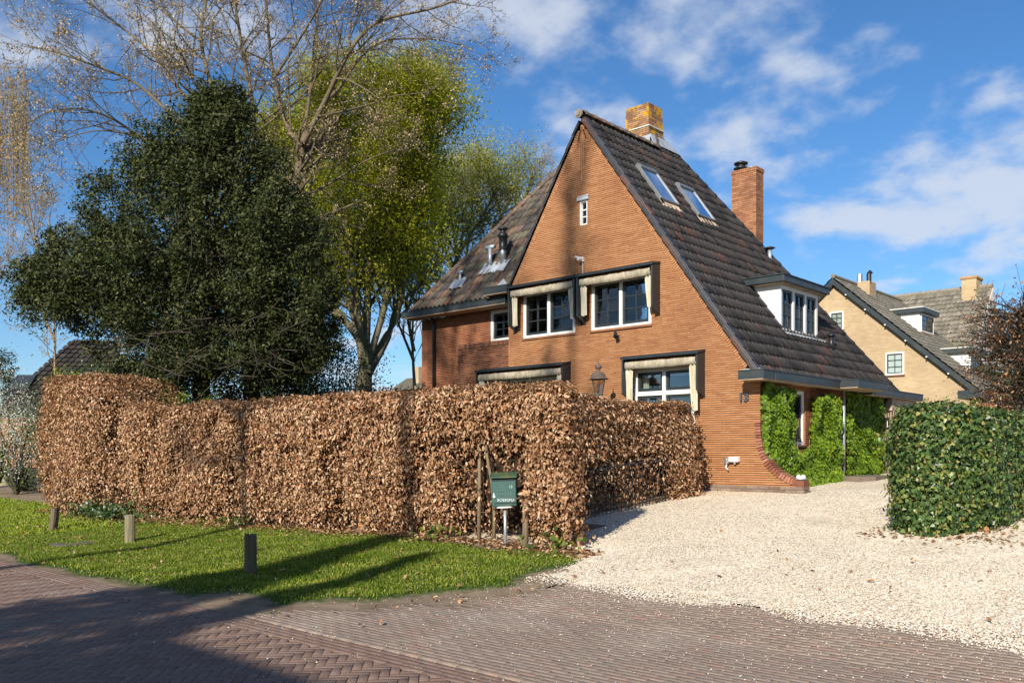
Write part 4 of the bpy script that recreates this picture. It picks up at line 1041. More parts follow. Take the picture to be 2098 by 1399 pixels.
stems = [(x + random.uniform(-.15, .15), -6.42 - .085 * max(0, -x - 1.5) * .9, 2.0, random.uniform(.018, .032)) for x in np.arange(-13.5, .6, .62) if not -1.6 < x < .2] + [(-.86, -6.33, 2.1, .026)]
beech_hedge('long clipped hedge of dry brown beech leaves along the grass verge', MAIN, top_main, 104000, 17000, w_main, dens_main, stems, .35)
# hedge running back from it to the house
BACK = [(p[0], p[1]) for p in rounded([(-1.0, -5.45), (-.97, -.6), (-1.9, -.55), (-1.9, -5.45)], .3)]
def dens_back(x, y, z, h, inn):
    k = 1.0
    if x > -1.3 and h < .95 and -4.6 < y < -1.6: k = .28 + .4 * max(0, mnoise.noise(Vector((y * 2, z * 2, 1))))
    return k, 0
beech_hedge('shorter brown beech hedge running back to the gable below the lantern', BACK, lambda x, y: 2.42 + .04 * wob(x, y, 1.1), 32000, 5500, lambda p, nn: 1.0 if nn.x > .3 or nn.y < -.3 or nn.y > .5 else .15, dens_back,
            [(-1.5 + random.uniform(-.05, .05), y, 1.7, random.uniform(.02, .035)) for y in np.arange(-5, -.8, .5)], .35, core_in=.36)
# weathered posts in the hedge foot, by the mailbox
for (x, y, h, lab) in ((-.02, -6.60, .62, 'mossy wooden post in the hedge just beside the mailbox'), (-1.12, -6.36, 1.45, 'slim bark covered stem in the thin hedge left of the mailbox')):
    s = MB(); s.tube([(x, y, g(y) - .05), (x + .01, y, g(y) + h * .5), (x, y + .01, g(y) + h)], [.045, .042, .04] if x > -.5 else [.032, .028, .022], 9); o = s.build('hedge_post', M['bark'], None, smooth=True); tag(o, lab, 'post')

# fallen leaves
P = []
for i in range(3800):
    x = random.uniform(-14, 1.2); y0 = -6.62 - max(0, min(8, -2 - x)) * .125
    y = y0 - abs(random.gauss(0, .22)) + .12
    P.append((x, y, verge_z(x, y) + .012 + .03 * random.random()))
for i in range(420): x, y = random.uniform(-14, 2.0), random.uniform(-11.0, -6.8); P.append((x, y, verge_z(x, y) + .035 if verge_keep(x, y) else g(y) + .045))
for i in range(60): x, y = random.uniform(1.5, 7), random.uniform(-8, -1); P.append((x, y, g(y) + .05))
for i in range(250): x, y = random.uniform(3.4, 5.6), -3.9 + random.gauss(0, .18) + max(0, x - 4.4) * 1.2; P.append((x, y, g(y) + .05))
o = link('fallen_leaves', leaves_mesh('fallen_leaves', P, [(0, 0, 1)] * len(P), RNG.uniform(.045, .085, len(P)), M['beech'], T_BEECH, 0, 1, .35)); tag(o, 'dry brown leaves fallen along the foot of the hedge', 'leaves', kind='stuff')

# ------------------------------------------------------------------ ivy hedge on the right, with the brown hedge and clipped tree behind
M['ivy'] = leafmat('ivy', [(0, (0.020, 0.038, 0.012)), (0.4, (0.042, 0.085, 0.024)), (0.75, (0.075, 0.14, 0.034)), (0.9, (0.15, 0.20, 0.045)), (0.97, (0.30, 0.28, 0.07)), (1, (0.36, 0.22, 0.09))], 0.38, 0.12, 0.4)
IVY = [(p[0], p[1]) for p in rounded([(3.62, -3.55), (4.25, -3.95), (4.72, -3.2), (4.95, -1.5), (4.9, 6.0), (3.75, 6.0), (3.6, 1.0)], .3)]
def top_ivy(x, y): return 2.13 + .06 * wob(x, y, 1.3) - .10 * max(0, x - 4.2) * (1 if y < 0 else .3)
root = empty('ivy_hedge', (4.2, -1, g(-1)), 'dark green ivy covered hedge at the edge of the gravel drive', 'hedge')
P, Q, D = hedge_points(IVY, top_ivy, 56000, 9000, lambda p, nn: 2.2 if p.y < 0 and (nn.y < -.1 or nn.x > .3) else (.7 if p.y < 3 else .25), lambda x, y, z, h, i: (1.0 if h > .1 else .7, 0), bulge=.16, deep=.075, nscale=1.6)
o = link('foliage', leaves_mesh('foliage', P, Q, RNG.uniform(.034, .066, len(P)), M['ivy'], T_IVY, .6, .5, .5, np.clip(RNG.normal(.42, .23, len(P)), 0, 1)), root); tag(o, kind='stuff')
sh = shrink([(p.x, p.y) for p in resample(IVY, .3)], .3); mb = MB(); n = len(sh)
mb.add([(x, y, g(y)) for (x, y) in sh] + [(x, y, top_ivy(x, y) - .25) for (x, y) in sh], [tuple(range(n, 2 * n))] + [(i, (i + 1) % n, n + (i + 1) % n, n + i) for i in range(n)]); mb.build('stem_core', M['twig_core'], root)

# ------------------------------------------------------------------ bright creeper on the side wall
M['creeper'] = leafmat('creeper', [(0, (0.05, 0.10, 0.008)), (0.35, (0.115, 0.20, 0.012)), (0.7, (0.20, 0.30, 0.018)), (1, (0.30, 0.40, 0.035))], 0.45, 0.35, 0.35)
def creeper(label, n, test, out, gap=None):
    P, Q = [], []; c = Vector((0, 0, 0))
    while len(P) < n:
        v, z = random.uniform(.0, 6.05), random.uniform(.8, 2.86)
        if not test(v, z): continue
        if gap and gap(v, z) and random.random() < .88: continue
        b = out(v, z) + .12 * mnoise.noise(Vector((v * 2.2, z * 2.2, 1))) - min(.14, random.expovariate(1 / .035))
        P.append((max(.03, b), v, max(z, g(v) + .03))); Q.append((1, -.25 - (.6 if v < .12 else 0), .35)); c += Vector(P[-1])
    c /= n; root = empty('wall_creeper', (.1, c.y, g(c.y)), label, 'climbing plant', 'creepers on the side wall')
    o = link('foliage', leaves_mesh('foliage', P, Q, RNG.uniform(.048, .085, n), M['creeper'], T_ROUND, .9, .3, .32, np.clip(RNG.normal(.46, .27, n), 0, 1)), root); tag(o, kind='stuff')
    s = MB()
    for k in range(9):
        v = c.y + random.uniform(-.6, .6); s.tube([(.06, v, g(v)), (.05, v + random.uniform(-.2, .2), 1.5), (.04, v + random.uniform(-.4, .4), 2.2)], [.02, .013, .007], 6)
    s.build('stems', M['bark'], root)
edge = lambda v, z: .12 * mnoise.noise(Vector((v * 3, z * 3, 7)))
creeper('bright green wall creeper growing between the house corner and the side window', 7600,
        lambda v, z: (.02 < v < 1.22 + edge(v, z) and z < 2.80 + edge(v, z)) or (1.1 <= v < 2.2 and z < 1.58 + edge(v, z)),
        lambda v, z: .14 + .22 * max(0, 1.5 - z), gap=lambda v, z: (v - .75) ** 2 + (z - 2.55) ** 2 < .05)
creeper('round topped bright green wall creeper just behind the side window', 7600,
        lambda v, z: 1.98 + edge(v, z) < v < 3.42 + edge(v, z) and z < 2.15 + .62 * math.sqrt(max(0, 1 - ((v - 2.8) / .85) ** 2)) + edge(v, z), lambda v, z: .17 + .20 * max(0, 1.4 - z))
creeper('bright green wall creeper shaded at its top under the gutter, nearest the gate', 6800,
        lambda v, z: 3.86 + .5 * edge(v, z) < v < 5.95 + edge(v, z) and .92 < z < 2.84, lambda v, z: .14 + .05 * max(0, 1.6 - z))
T_TRI = (np.array([(0, .12, 0), (1, 0, 0), (.35, -.34, .03)]), [(0, 1, 2)])
# ------------------------------------------------------------------ trees
class Wood:
    def __init__(s): s.V = []; s.L = []; s.S = []; s.n = 0; s.nl = 0
    def tube(s, pts, rad, k):
        P = np.array([tuple(p) for p in pts]); m_ = len(P); T = np.gradient(P, axis=0); T = unit(T)
        up = np.where(np.abs(T[:, 2:3]) < .9, np.array([[0, 0, 1.]]), np.array([[1., 0, 0]])); A = unit(np.cross(T, up)); B = np.cross(A, T)
        an = np.arange(k) * 2 * math.pi / k; r_ = np.asarray(rad)[:, None, None]
        V = P[:, None] + r_ * (np.cos(an)[None, :, None] * A[:, None] + np.sin(an)[None, :, None] * B[:, None])
        i, j = np.meshgrid(np.arange(m_ - 1), np.arange(k), indexing='ij'); q = np.stack([i * k + j, i * k + (j + 1) % k, (i + 1) * k + (j + 1) % k, (i + 1) * k + j], -1).reshape(-1, 4) + s.n
        s.V.append(V.reshape(-1, 3)); s.L.append(q.ravel()); s.S.append(s.nl + 4 * np.arange(len(q))); s.n += m_ * k; s.nl += 4 * len(q)
    def build(s, name, mat, parent): return link(name, mesh_np(name, np.concatenate(s.V), np.concatenate(s.L), np.concatenate(s.S), mat, None, True), parent)
def rvec(s=1.0): return Vector((random.gauss(0, s), random.gauss(0, s), random.gauss(0, s)))
def grow(w, tips, p, d, L, r_, lvl, cfg):
    n = cfg['seg'][lvl]; pts = [p.copy()]; rad = [r_]; kids = []
    d = d.normalized()
    for i in range(n):
        d = (d + rvec(cfg['wander'][lvl]) + Vector((0, 0, cfg['up'][lvl]))).normalized(); p = p + d * (L / n); pts.append(p.copy()); rad.append(r_ * (1 - (1 - cfg['tip'][lvl]) * (i + 1) / n)); kids.append((p.copy(), d.copy()))
    w.tube(pts, rad, cfg['sides'][lvl])
    if lvl >= cfg['last']:
        for q in pts[1:]: tips.append((q, d))
        return
    branch(w, tips, pts, rad, L, lvl, cfg)
def branch(w, tips, pts, rad, L, lvl, cfg, start=.25):
    nc = cfg['kids'][lvl]; nc = int(nc) + (random.random() < nc - int(nc)); m_ = len(pts) - 1
    for c in range(nc):
        t = start + (1 - start) * (c + random.random()) / nc; f = min(m_ - 1e-4, t * m_); i = int(f); q = pts[i].lerp(pts[i + 1], f - i); ax = (pts[i + 1] - pts[i]).normalized()
        s = rvec(); s = (s - ax * s.dot(ax)).normalized(); a = R(random.gauss(cfg['ang'][lvl], 9))
        d = ax * math.cos(a) + s * math.sin(a)
        grow(w, tips, q, d, L * cfg['ratio'][lvl] * random.uniform(.65, 1.25) * (1.15 - .5 * t), max(cfg['rmin'], rad[i] * cfg['rr'][lvl]), lvl + 1, cfg)
def limb(w, tips, pix, d0, r0, r1, cfg, jit=.6, kids=None, start=.2):
    """a main limb through measured bearings, wandering in depth"""
    dd = d0; pts = []
    for (px, py) in pix:
        pts.append(at(px, py, dd)); dd += random.uniform(-jit, jit)
    P = []
    for i in range(len(pts) - 1):
        p0, p1, p2, p3 = pts[max(i - 1, 0)], pts[i], pts[i + 1], pts[min(i + 2, len(pts) - 1)]
        for k in range(4):
            t = k / 4; P.append(.5 * ((2 * p1) + (p2 - p0) * t + (2 * p0 - 5 * p1 + 4 * p2 - p3) * t * t + (3 * p1 - p0 - 3 * p2 + p3) * t ** 3))
    P.append(pts[-1]); m_ = len(P); rad = [r0 + (r1 - r0) * (i / (m_ - 1)) ** .8 for i in range(m_)]
    w.tube(P, rad, 7); L = sum((P[i + 1] - P[i]).length for i in range(m_ - 1))
    c2 = dict(cfg); k = list(cfg['kids']); k[0] = kids if kids is not None else cfg['dens'] * L; c2['kids'] = k; c2['ratio'] = [cfg['len0'] / L] + list(cfg['ratio'][1:])
    branch(w, tips, P, rad, L, 0, c2, start)
def leaf_cloud(name, tips, per, jit, size, mat, parent, tmpl=T_KITE, down=.3, spread=.9, tone=None, nrm=None):
    P = np.repeat(np.array([tuple(t[0]) for t in tips]), per, 0); P = P + RNG.normal(0, jit, P.shape); n = len(P)
    tn = np.clip(RNG.normal(.5, .25, n) if tone is None else tone(P), 0, .999)
    o = link(name, leaves_mesh(name, P, np.tile(np.array([[.1, -.5, .6]]) if nrm is None else nrm, (n, 1)), RNG.uniform(size[0], size[1], n), mat, tmpl, down, spread, .9, tn), parent); tag(o, kind='stuff'); return o

M['bark_grey'] = plain('bark_grey', (0.14, 0.115, 0.07), 0.9, 0.45, 3, 0.02, stretch=(2, 2, .6), dirt=(0.13, 0.13, 0.055))
M['bark_pale'] = plain('bark_pale', (0.30, 0.22, 0.13), 0.9, 0.3, 5, 0.01)
M['bark_bud'] = plain('bark_bud', (0.155, 0.115, 0.065), 0.9, 0.4, 5, 0.01, dirt=(0.12, 0.105, 0.06))
M['bark_dark'] = plain('bark_dark', (0.075, 0.06, 0.042), 0.9, 0.4, 4, 0.02, dirt=(0.08, 0.085, 0.03))
M['bud'] = leafmat('bud', [(0, (0.30, 0.22, 0.10)), (0.5, (0.44, 0.33, 0.17)), (1, (0.56, 0.45, 0.30))], 0.6, .15)
M['spring'] = leafmat('spring', [(0, (0.12, 0.14, 0.008)), (0.4, (0.29, 0.31, 0.012)), (0.75, (0.44, 0.44, 0.022)), (1, (0.56, 0.52, 0.06))], 0.5, .45)
M['spring_dark'] = leafmat('spring_dark', [(0, (0.06, 0.075, 0.008)), (0.5, (0.15, 0.17, 0.015)), (1, (0.28, 0.27, 0.04))], 0.5, .4)
M['holly'] = leafmat('holly', [(0, (0.012, 0.016, 0.004)), (0.5, (0.030, 0.043, 0.009)), (0.85, (0.06, 0.073, 0.016)), (1, (0.12, 0.12, 0.035))], 0.6, .08, .25)
M['golden'] = leafmat('golden', [(0, (0.24, 0.16, 0.04)), (0.5, (0.38, 0.26, 0.07)), (1, (0.50, 0.35, 0.11))], 0.6, .3)
M['blossom'] = leafmat('blossom', [(0, (0.55, 0.53, 0.46)), (1, (0.80, 0.79, 0.74))], 0.6, .3)
M['shrub'] = leafmat('shrub', [(0, (0.035, 0.06, 0.01)), (0.6, (0.10, 0.15, 0.02)), (1, (0.20, 0.25, 0.03))], 0.45, .3)
M['laurel'] = leafmat('laurel', [(0, (0.02, 0.04, 0.01)), (0.6, (0.05, 0.09, 0.02)), (1, (0.10, 0.14, 0.03))], 0.35, .15, .5)
M['dry'] = leafmat('dry', [(0, (0.09, 0.04, 0.02)), (0.5, (0.20, 0.09, 0.04)), (0.85, (0.34, 0.16, 0.07)), (1, (0.48, 0.28, 0.15))], 0.6, .2)

CF1 = dict(seg=[4, 4, 3, 3], wander=[.10, .13, .16, .2], up=[.05, .05, .03, .02], tip=[.35, .4, .5, .6], kids=[0, 6, 4, 0], ang=[48, 45, 42, 40], ratio=[0, .5, .45, .4], rr=[.5, .55, .6, .6], sides=[6, 4, 3, 3], rmin=.006, last=3, dens=2.9, len0=2.1)
# the big tree in bud
D0 = 25.0
base = at(520, 826, D0); root = empty('budding_tree', (base.x, base.y, g(base.y)), 'tall spreading tree with bare branches and pale buds behind the dark evergreen', 'tree')
w, tips = Wood(), []
trunk = [(520, 905), (516, 800), (520, 700), (535, 590)]
w.tube([at(px, py, D0) for px, py in trunk], [.26, .23, .18, .14], 12)
J = (535, 590)
L_ = [([J, (560, 500), (604, 397), (615, 320), (621, 294)], .19, .12), ([(621, 294), (590, 262), (561, 160), (547, 28), (540, -90)], .10, .03), ([(621, 294), (667, 206), (716, 106), (773, 46), (879, 20), (940, 0)], .11, .02),
      ([(667, 206), (693, 183), (730, 129), (770, 91), (822, 80), (902, 83), (968, 100)], .07, .012), ([(650, 240), (702, 229), (765, 212), (807, 197), (880, 190)], .05, .01), ([(604, 397), (640, 395), (702, 360), (760, 325), (830, 300)], .07, .012),
      ([J, (500, 420), (470, 300), (440, 200), (412, 86), (423, 0), (430, -80)], .13, .03), ([(440, 200), (409, 186), (375, 120), (357, 80), (372, 10)], .06, .02), ([(470, 300), (375, 194), (315, 114), (249, 57), (172, 0)], .09, .015),
      ([(480, 330), (352, 235), (280, 172), (186, 132), (97, 103), (45, 95)], .08, .01), ([(490, 400), (350, 310), (286, 280), (229, 243), (160, 223), (86, 235), (55, 270)], .08, .01), ([(500, 420), (520, 250), (500, 120), (480, 0), (470, -80)], .09, .03),
      ([(561, 160), (620, 70), (660, 0), (690, -80)], .06, .02), ([(621, 294), (640, 150), (650, 60), (640, -60)], .08, .02), ([(286, 280), (200, 268), (120, 290), (75, 320)], .03, .008), ([(412, 86), (330, 20), (280, -40)], .05, .02), ([(716, 106), (720, 40), (760, -40)], .05, .02)]
for (px_, r0, r1) in L_: limb(w, tips, px_, D0, r0 * .85, r1 * .9, CF1, .7)
w.build('trunk', M['bark_bud'], root)
o = leaf_cloud('buds', [t for t in tips if random.random() < .9], 2, .06, (.045, .08), M['bud'], root, T_KITE, -.5, .6)
# bright green trees further back
CF2 = dict(CF1, dens=3.0, len0=2.3, ang=[30, 36, 40, 40], up=[.12, .08, .05, .03], kids=[0, 5, 3, 0])
def green_tree(label, d, stems, r0, leafm, per, size, cfg, trunk_mat, base_px, name='spring_tree', jit=.36):
    b = at(*base_px, d); root = empty(name, (b.x, b.y, g(b.y)), label, 'tree'); w, tips = Wood(), []
    p = at(*stems[0][0], d); w.tube([Vector((p.x, p.y, g(p.y) - .1)), p], [r0 * 1.5, r0 * 1.2], 9)
    for s in stems: limb(w, tips, s, d, r0 * random.uniform(.6, .9), .02, cfg, .9)
    w.build('trunk', trunk_mat, root)
    leaf_cloud('leaves', tips, per, jit, size, leafm, root, T_TRI, .2, .9, lambda P: .45 + .22 * RNG.normal(0, 1, len(P)) + .2 * np.array([mnoise.noise(Vector(q) * .7) for q in P]))
    return root
green_tree('tall fresh green tree with many stems left of the house', 31,
           [[(745, 770), (735, 690), (700, 560), (668, 420), (640, 300)], [(745, 770), (752, 640), (758, 480), (765, 330), (775, 215)], [(748, 760), (790, 620), (812, 480), (828, 330), (835, 230)], [(752, 765), (806, 660), (832, 540), (852, 400), (885, 290), (890, 240)],
            [(745, 740), (722, 560), (712, 400), (700, 260), (690, 210)], [(790, 620), (830, 420), (860, 260), (850, 200)], [(700, 560), (640, 470), (600, 360), (590, 300)], [(735, 690), (660, 600), (610, 520)]], .24, M['spring'], 15, (.085, .14), dict(CF2, dens=3.6), M['bark_grey'], (745, 800))
green_tree('loose green tree standing between the green giant and the roof hip', 37,
           [[(900, 720), (895, 600), (900, 500), (930, 420), (950, 370)], [(900, 640), (940, 520), (985, 450), (1010, 400)], [(898, 640), (860, 540), (850, 450), (870, 380)], [(890, 680), (840, 600), (815, 540)]], .16, M['spring_dark'], 6, (.08, .14), CF2, M['bark_grey'], (900, 800), jit=.25)
green_tree('thin rust budded tree rising behind the left hip of the roof', 44,
           [[(1040, 700), (1035, 560), (1030, 450), (1000, 370), (985, 335)], [(1035, 560), (1060, 450), (1085, 380), (1095, 340)], [(1030, 500), (985, 430), (955, 390), (945, 360)], [(1035, 560), (1075, 440), (1110, 370)]], .13, M['golden'], 1, (.05, .08), dict(CF2, ang=[38, 40, 42, 40], up=[.05, .03, .02, 0]), M['bark_pale'], (1040, 800), jit=.05)
# dark evergreen in front
HD = 21.0
b = at(415, 860, HD); root = empty('evergreen_tree', (b.x, b.y, g(b.y)), 'dense dark green holly like evergreen tree rising behind the hedge', 'tree'); w, tips = Wood(), []
w.tube([Vector((b.x, b.y, g(b.y) - .1)), at(412, 760, HD), at(408, 640, HD), at(405, 480, HD)], [.24, .20, .16, .08], 10)
ELL = [((410, 520), 235, 270, 2.4), ((250, 570), 180, 130, 1.8), ((560, 590), 130, 190, 1.8), ((425, 320), 125, 95, 1.2), ((310, 440), 150, 160, 1.6), ((520, 450), 105, 160, 1.5), ((130, 600), 105, 75, 1.2), ((590, 700), 95, 95, 1.3), ((440, 640), 220, 170, 1.8), ((450, 245), 60, 55, .6), ((400, 735), 210, 85, 1.9)]
clumps = []
while len(clumps) < 1560:
    (c, a, b2, dz) = random.choice(ELL + ELL[:3]); q = rvec().normalized() * (random.random() ** .3) * random.uniform(.9, 1.08)
    px, py = c[0] + q.x * a, c[1] + q.z * b2
    if py > 815 or (py > 690 + .35 * (px - 60) and px < 330): continue
    p = at(px, py, HD + q.y * dz)
    if mnoise.noise(p * .95) < -.33 and random.random() < .7: continue
    out_ = (p - at(405, 620, HD)).normalized(); clumps.append((p, (out_ * .8 + Vector((0, 0, .55)) + rvec(.35)).normalized(), random.uniform(.25, .75)))
for (c, d, l) in clumps[:420]:
    s = at(408 + random.uniform(-40, 40), 720 - 300 * random.random(), HD); m_ = s.lerp(c, .55) + rvec(.2); w.tube([s, m_, c, c + d * l], [.022, .014, .007, .003], 4)
for i in range(160):                       # bare twigs hanging out low down
    s = at(random.uniform(230, 640), random.uniform(640, 770), HD - random.uniform(.6, 2.0)); d = rvec(); d.z *= .4; d.normalize(); w.tube([s, s + d * .5 + rvec(.08), s + d * 1.0 + rvec(.12) + Vector((0, 0, .1))], [.011, .008, .004], 4)
per = 145; n = len(clumps) * per
C = np.repeat(np.array([tuple(c[0]) for c in clumps]), per, 0); Dd = np.repeat(np.array([tuple(c[1] * c[2]) for c in clumps]), per, 0); tt = RNG.random((n, 1))
P = C + Dd * (tt - .3) + RNG.normal(0, 1, (n, 3)) * (.17 * (1.15 - .75 * tt)) * np.repeat(RNG.uniform(.6, 1.3, len(clumps)), per)[:, None]
w.build('trunk', M['bark_dark'], root)
tn = np.clip(RNG.normal(.42, .24, n) + np.repeat(RNG.normal(0, .12, len(clumps)), per), 0, .999)
o = link('leaves', leaves_mesh('leaves', P, np.tile([[.1, -.5, .7]], (n, 1)), RNG.uniform(.07, .12, n), M['holly'], T_TRI, .1, .9, .8, tn), root); tag(o, kind='stuff')

# hanging golden willow at the far left
b = at(-70, 900, 30); root = empty('weeping_willow', (b.x, b.y, g(b.y)), 'golden weeping willow with hanging twigs at the edge of the picture', 'tree'); w, tips = Wood(), []
w.tube([Vector((b.x, b.y, g(b.y))), at(-80, 600, 30), at(-60, 300, 30), at(-30, 150, 30)], [.3, .26, .18, .08], 8)
for i in range(230):
    x0 = random.uniform(-140, 58); y0 = 120 + abs(x0 - 5) * .25 + random.uniform(0, 190); L = random.uniform(90, 300); dd = 30 + random.uniform(-1.5, 1.5); sw = random.uniform(-8, 18)
    pts_ = [at(x0 + sw * math.sin(k / 7 * 2), y0 + L * k / 7, dd) for k in range(8)]; w.tube(pts_, [.009 - .0009 * k for k in range(8)], 3)
    for k in range(1, 8):
        for j in range(6): tips.append((pts_[k - 1].lerp(pts_[k], random.random()), None))
w.build('trunk', M['bark_pale'], root); leaf_cloud('catkins', tips, 2, .07, (.05, .09), M['golden'], root, T_KITE, 1.2, .4)

def bush(name, label, c, rad, n, mat, size, cat='shrub', tmpl=T_KITE, clumpn=40, stems=True):
    root = empty(name, (c[0], c[1], g(c[1])), label, cat); cl = []
    for i in range(clumpn):
        q = rvec().normalized() * random.random() ** .35; cl.append((c[0] + q.x * rad[0], c[1] + q.y * rad[1], c[2] + q.z * rad[2]))
    P = np.repeat(np.array(cl), max(1, n // clumpn), 0); P = P + RNG.normal(0, .16 * min(rad), P.shape)
    o = link('leaves', leaves_mesh('leaves', P, np.tile([[.1, -.5, .7]], (len(P), 1)), RNG.uniform(size[0], size[1], len(P)), mat, tmpl, .2, .9, .8), root); tag(o, kind='stuff')
    w = Wood(); b = Vector((c[0], c[1], g(c[1])))
    for q in cl[:24]: w.tube([b, b.lerp(Vector(q), .5) + rvec(.1), Vector(q)], [.03, .02, .006], 4)
    w.build('stems', M['bark_dark'], root); return root
p = at(365, 805, 19.5); bush('green_shrub', 'green shrub showing over the hedge below the evergreen trunk', (p.x, p.y, 2.35), (.9, .7, .55), 2600, M['shrub'], (.06, .10))
p = at(470, 800, 22); bush('green_shrub', 'low leafy shrub between the two trunks behind the hedge', (p.x, p.y, 2.5), (.8, .7, .6), 2200, M['shrub'], (.06, .10))
p = at(640, 700, 24); bush('dark_shrub', 'dark twiggy evergreen shrub behind the middle of the hedge', (p.x, p.y, 3.3), (1.5, 1.3, 1.9), 5200, M['laurel'], (.06, .10), clumpn=120)
p = at(590, 760, 23); bush('dark_shrub', 'low dark shrub beside the pale trunk behind the hedge', (p.x, p.y, 2.6), (1.1, 1.0, 1.1), 3000, M['holly'], (.06, .10), clumpn=70)
p = at(760, 770, 27); bush('dark_shrub', 'clipped dark shrub at the foot of the many stemmed tree', (p.x, p.y, 2.8), (2.2, 1.2, .9), 3600, M['laurel'], (.07, .11), clumpn=80)
p = at(830, 775, 33); bush('green_shrub', 'olive shrub against the sky beside the wing corner', (p.x, p.y, 2.9), (1.5, .9, 1.0), 2000, M['shrub'], (.06, .09), clumpn=70)
p = at(35, 880, 26); r_ = bush('blossom_shrub', 'shrub covered in white blossom beyond the end of the hedge', (p.x, p.y, 2.0), (.9, .9, 1.3), 2200, M['blossom'], (.045, .07), clumpn=110)
P = RNG.normal(0, 1, (2200, 3)) * np.array([.6, .6, .9]) + np.array([p.x, p.y, 1.7]); o = link('green_leaves', leaves_mesh('green_leaves', P, np.tile([[.1, -.5, .7]], (len(P), 1)), .07, M['shrub'], T_KITE, .2, .9, .8), r_); tag(o, kind='stuff')
p = at(-5, 860, 30); bush('blossom_shrub', 'pale grey twiggy blossom shrub cut off by the left border', (p.x, p.y, 2.9), (1.1, 1.0, 1.7), 2600, M['blossom'], (.04, .07), clumpn=90)
p = at(150, 770, 26); bush('green_shrub', 'fresh green climbing shrub before the dark tiled cottage roof', (p.x, p.y, 3.2), (.8, .7, .8), 1800, M['spring'], (.07, .11), clumpn=60)
p = at(48, 915, 27.5); bush('low_groundcover', 'dark ground cover behind the concrete bollard', (p.x, p.y, g(p.y) + .3), (1.0, .5, .3), 900, M['laurel'], (.06, .09), clumpn=30)
p = at(105, 640, 29); CF3 = dict(CF1, dens=3.2, len0=1.6, ang=[40, 40, 40, 40]); green_tree('slender young tree with yellow orange buds beyond the left hedge end', 29, [[(112, 860), (112, 700), (108, 560), (100, 440)], [(112, 700), (80, 620), (50, 560), (30, 540)], [(112, 660), (150, 580), (160, 500)], [(110, 600), (75, 500), (60, 420)]], .05, M['golden'], 1, (.05, .09), CF3, M['bark_pale'], (112, 900), name='young_tree', jit=.05)
p = at(8, 760, 55); bush('conifer', 'small dark conifer on the skyline at the left border', (p.x, p.y, 6.0), (.9, .9, 2.0), 2600, M['holly'], (.12, .2), 'tree', clumpn=80)
# ivy and nettles at the hedge foot
for (x, y, rx, lab) in ((-10.4, -7.75, .8, 'dark ivy patch at the foot of the hedge behind a post'), (-1.55, -6.78, .16, 'little bright weed at the hedge foot left of the mailbox'), (.55, -6.62, .22, 'small green weed under the hedge end by the drive'), (-6.2, -7.35, .18, 'grassy weed at the hedge foot between two posts')):
    n = 900 if rx > .5 else 45; P = RNG.normal(0, 1, (n, 3)) * np.array([rx, .16, .13 if rx > .5 else .07]) + np.array([x, y, g(y) + .16]); P[:, 2] = np.maximum(P[:, 2], g(y) + .03)
    root = empty('weed_clump', (x, y, g(y)), lab, 'plant'); o = link('leaves', leaves_mesh('leaves', P, np.tile([[0, -.6, .7]], (n, 1)), RNG.uniform(.05, .09, n), M['laurel'] if rx > .5 else M['shrub'], T_IVY, .3, .7, .5), root); tag(o, kind='stuff')

# clipped hornbeam and the hedges behind the ivy, right
b = at(2094, 900, 15.5); root = empty('clipped_tree', (b.x, b.y, g(b.y)), 'clipped brown hornbeam tree on a bare trunk behind the ivy hedge', 'tree'); w, tips = Wood(), []
w.tube([Vector((b.x, b.y, g(b.y))), at(2092, 830, 15.5), at(2098, 640, 15.5)], [.13, .12, .06], 9)
for i in range(340):
    a = random.random() * 6.28; h = random.uniform(.02, 1.0); s = at(2095, 830 - 190 * h, 15.5); rr = (.80 + .25 * math.sin(h * 3.1)) * random.uniform(.7, 1.05); e = s + Vector((math.cos(a) * rr, math.sin(a) * rr, random.uniform(-.05, .40)))
    m_ = s.lerp(e, .5) + rvec(.07); w.tube([s, m_, e], [.016, .010, .005], 4)
    for k in range(5):
        q = s.lerp(e, random.uniform(.35, 1)); f = q + rvec(.16); w.tube([q, f], [.005, .003], 3); tips.append((f, None)); tips.append((q.lerp(f, .5), None))
w.build('trunk', M['bark_dark'], root); leaf_cloud('dry_leaves', tips, 1, .06, (.04, .07), M['dry'], root, T_BEECH, .8, .5)
HB2 = [(p[0], p[1]) for p in rounded([(1.6, 8.2), (9, 8.2), (9, 9.2), (1.6, 9.2)], .3)]
beech_hedge('low brown beech hedge peeping over the ivy before the yellow house', HB2, lambda x, y: 3.02, 5000, 5000, lambda p, nn: 1.0 if nn.y < 0 else .1, lambda x, y, z, h, i: (1 if h > 1 else .2, 0), [(x, 8.7, 1.4, .03) for x in np.arange(2, 9, 1.2)], .3)
p = at(1905, 822, 26); bush('yew_hedge', 'olive green hedge top just below the yellow brick house', (p.x, p.y, 2.35), (2.4, .6, .75), 5200, M['shrub'], (.06, .1), 'hedge', clumpn=170)

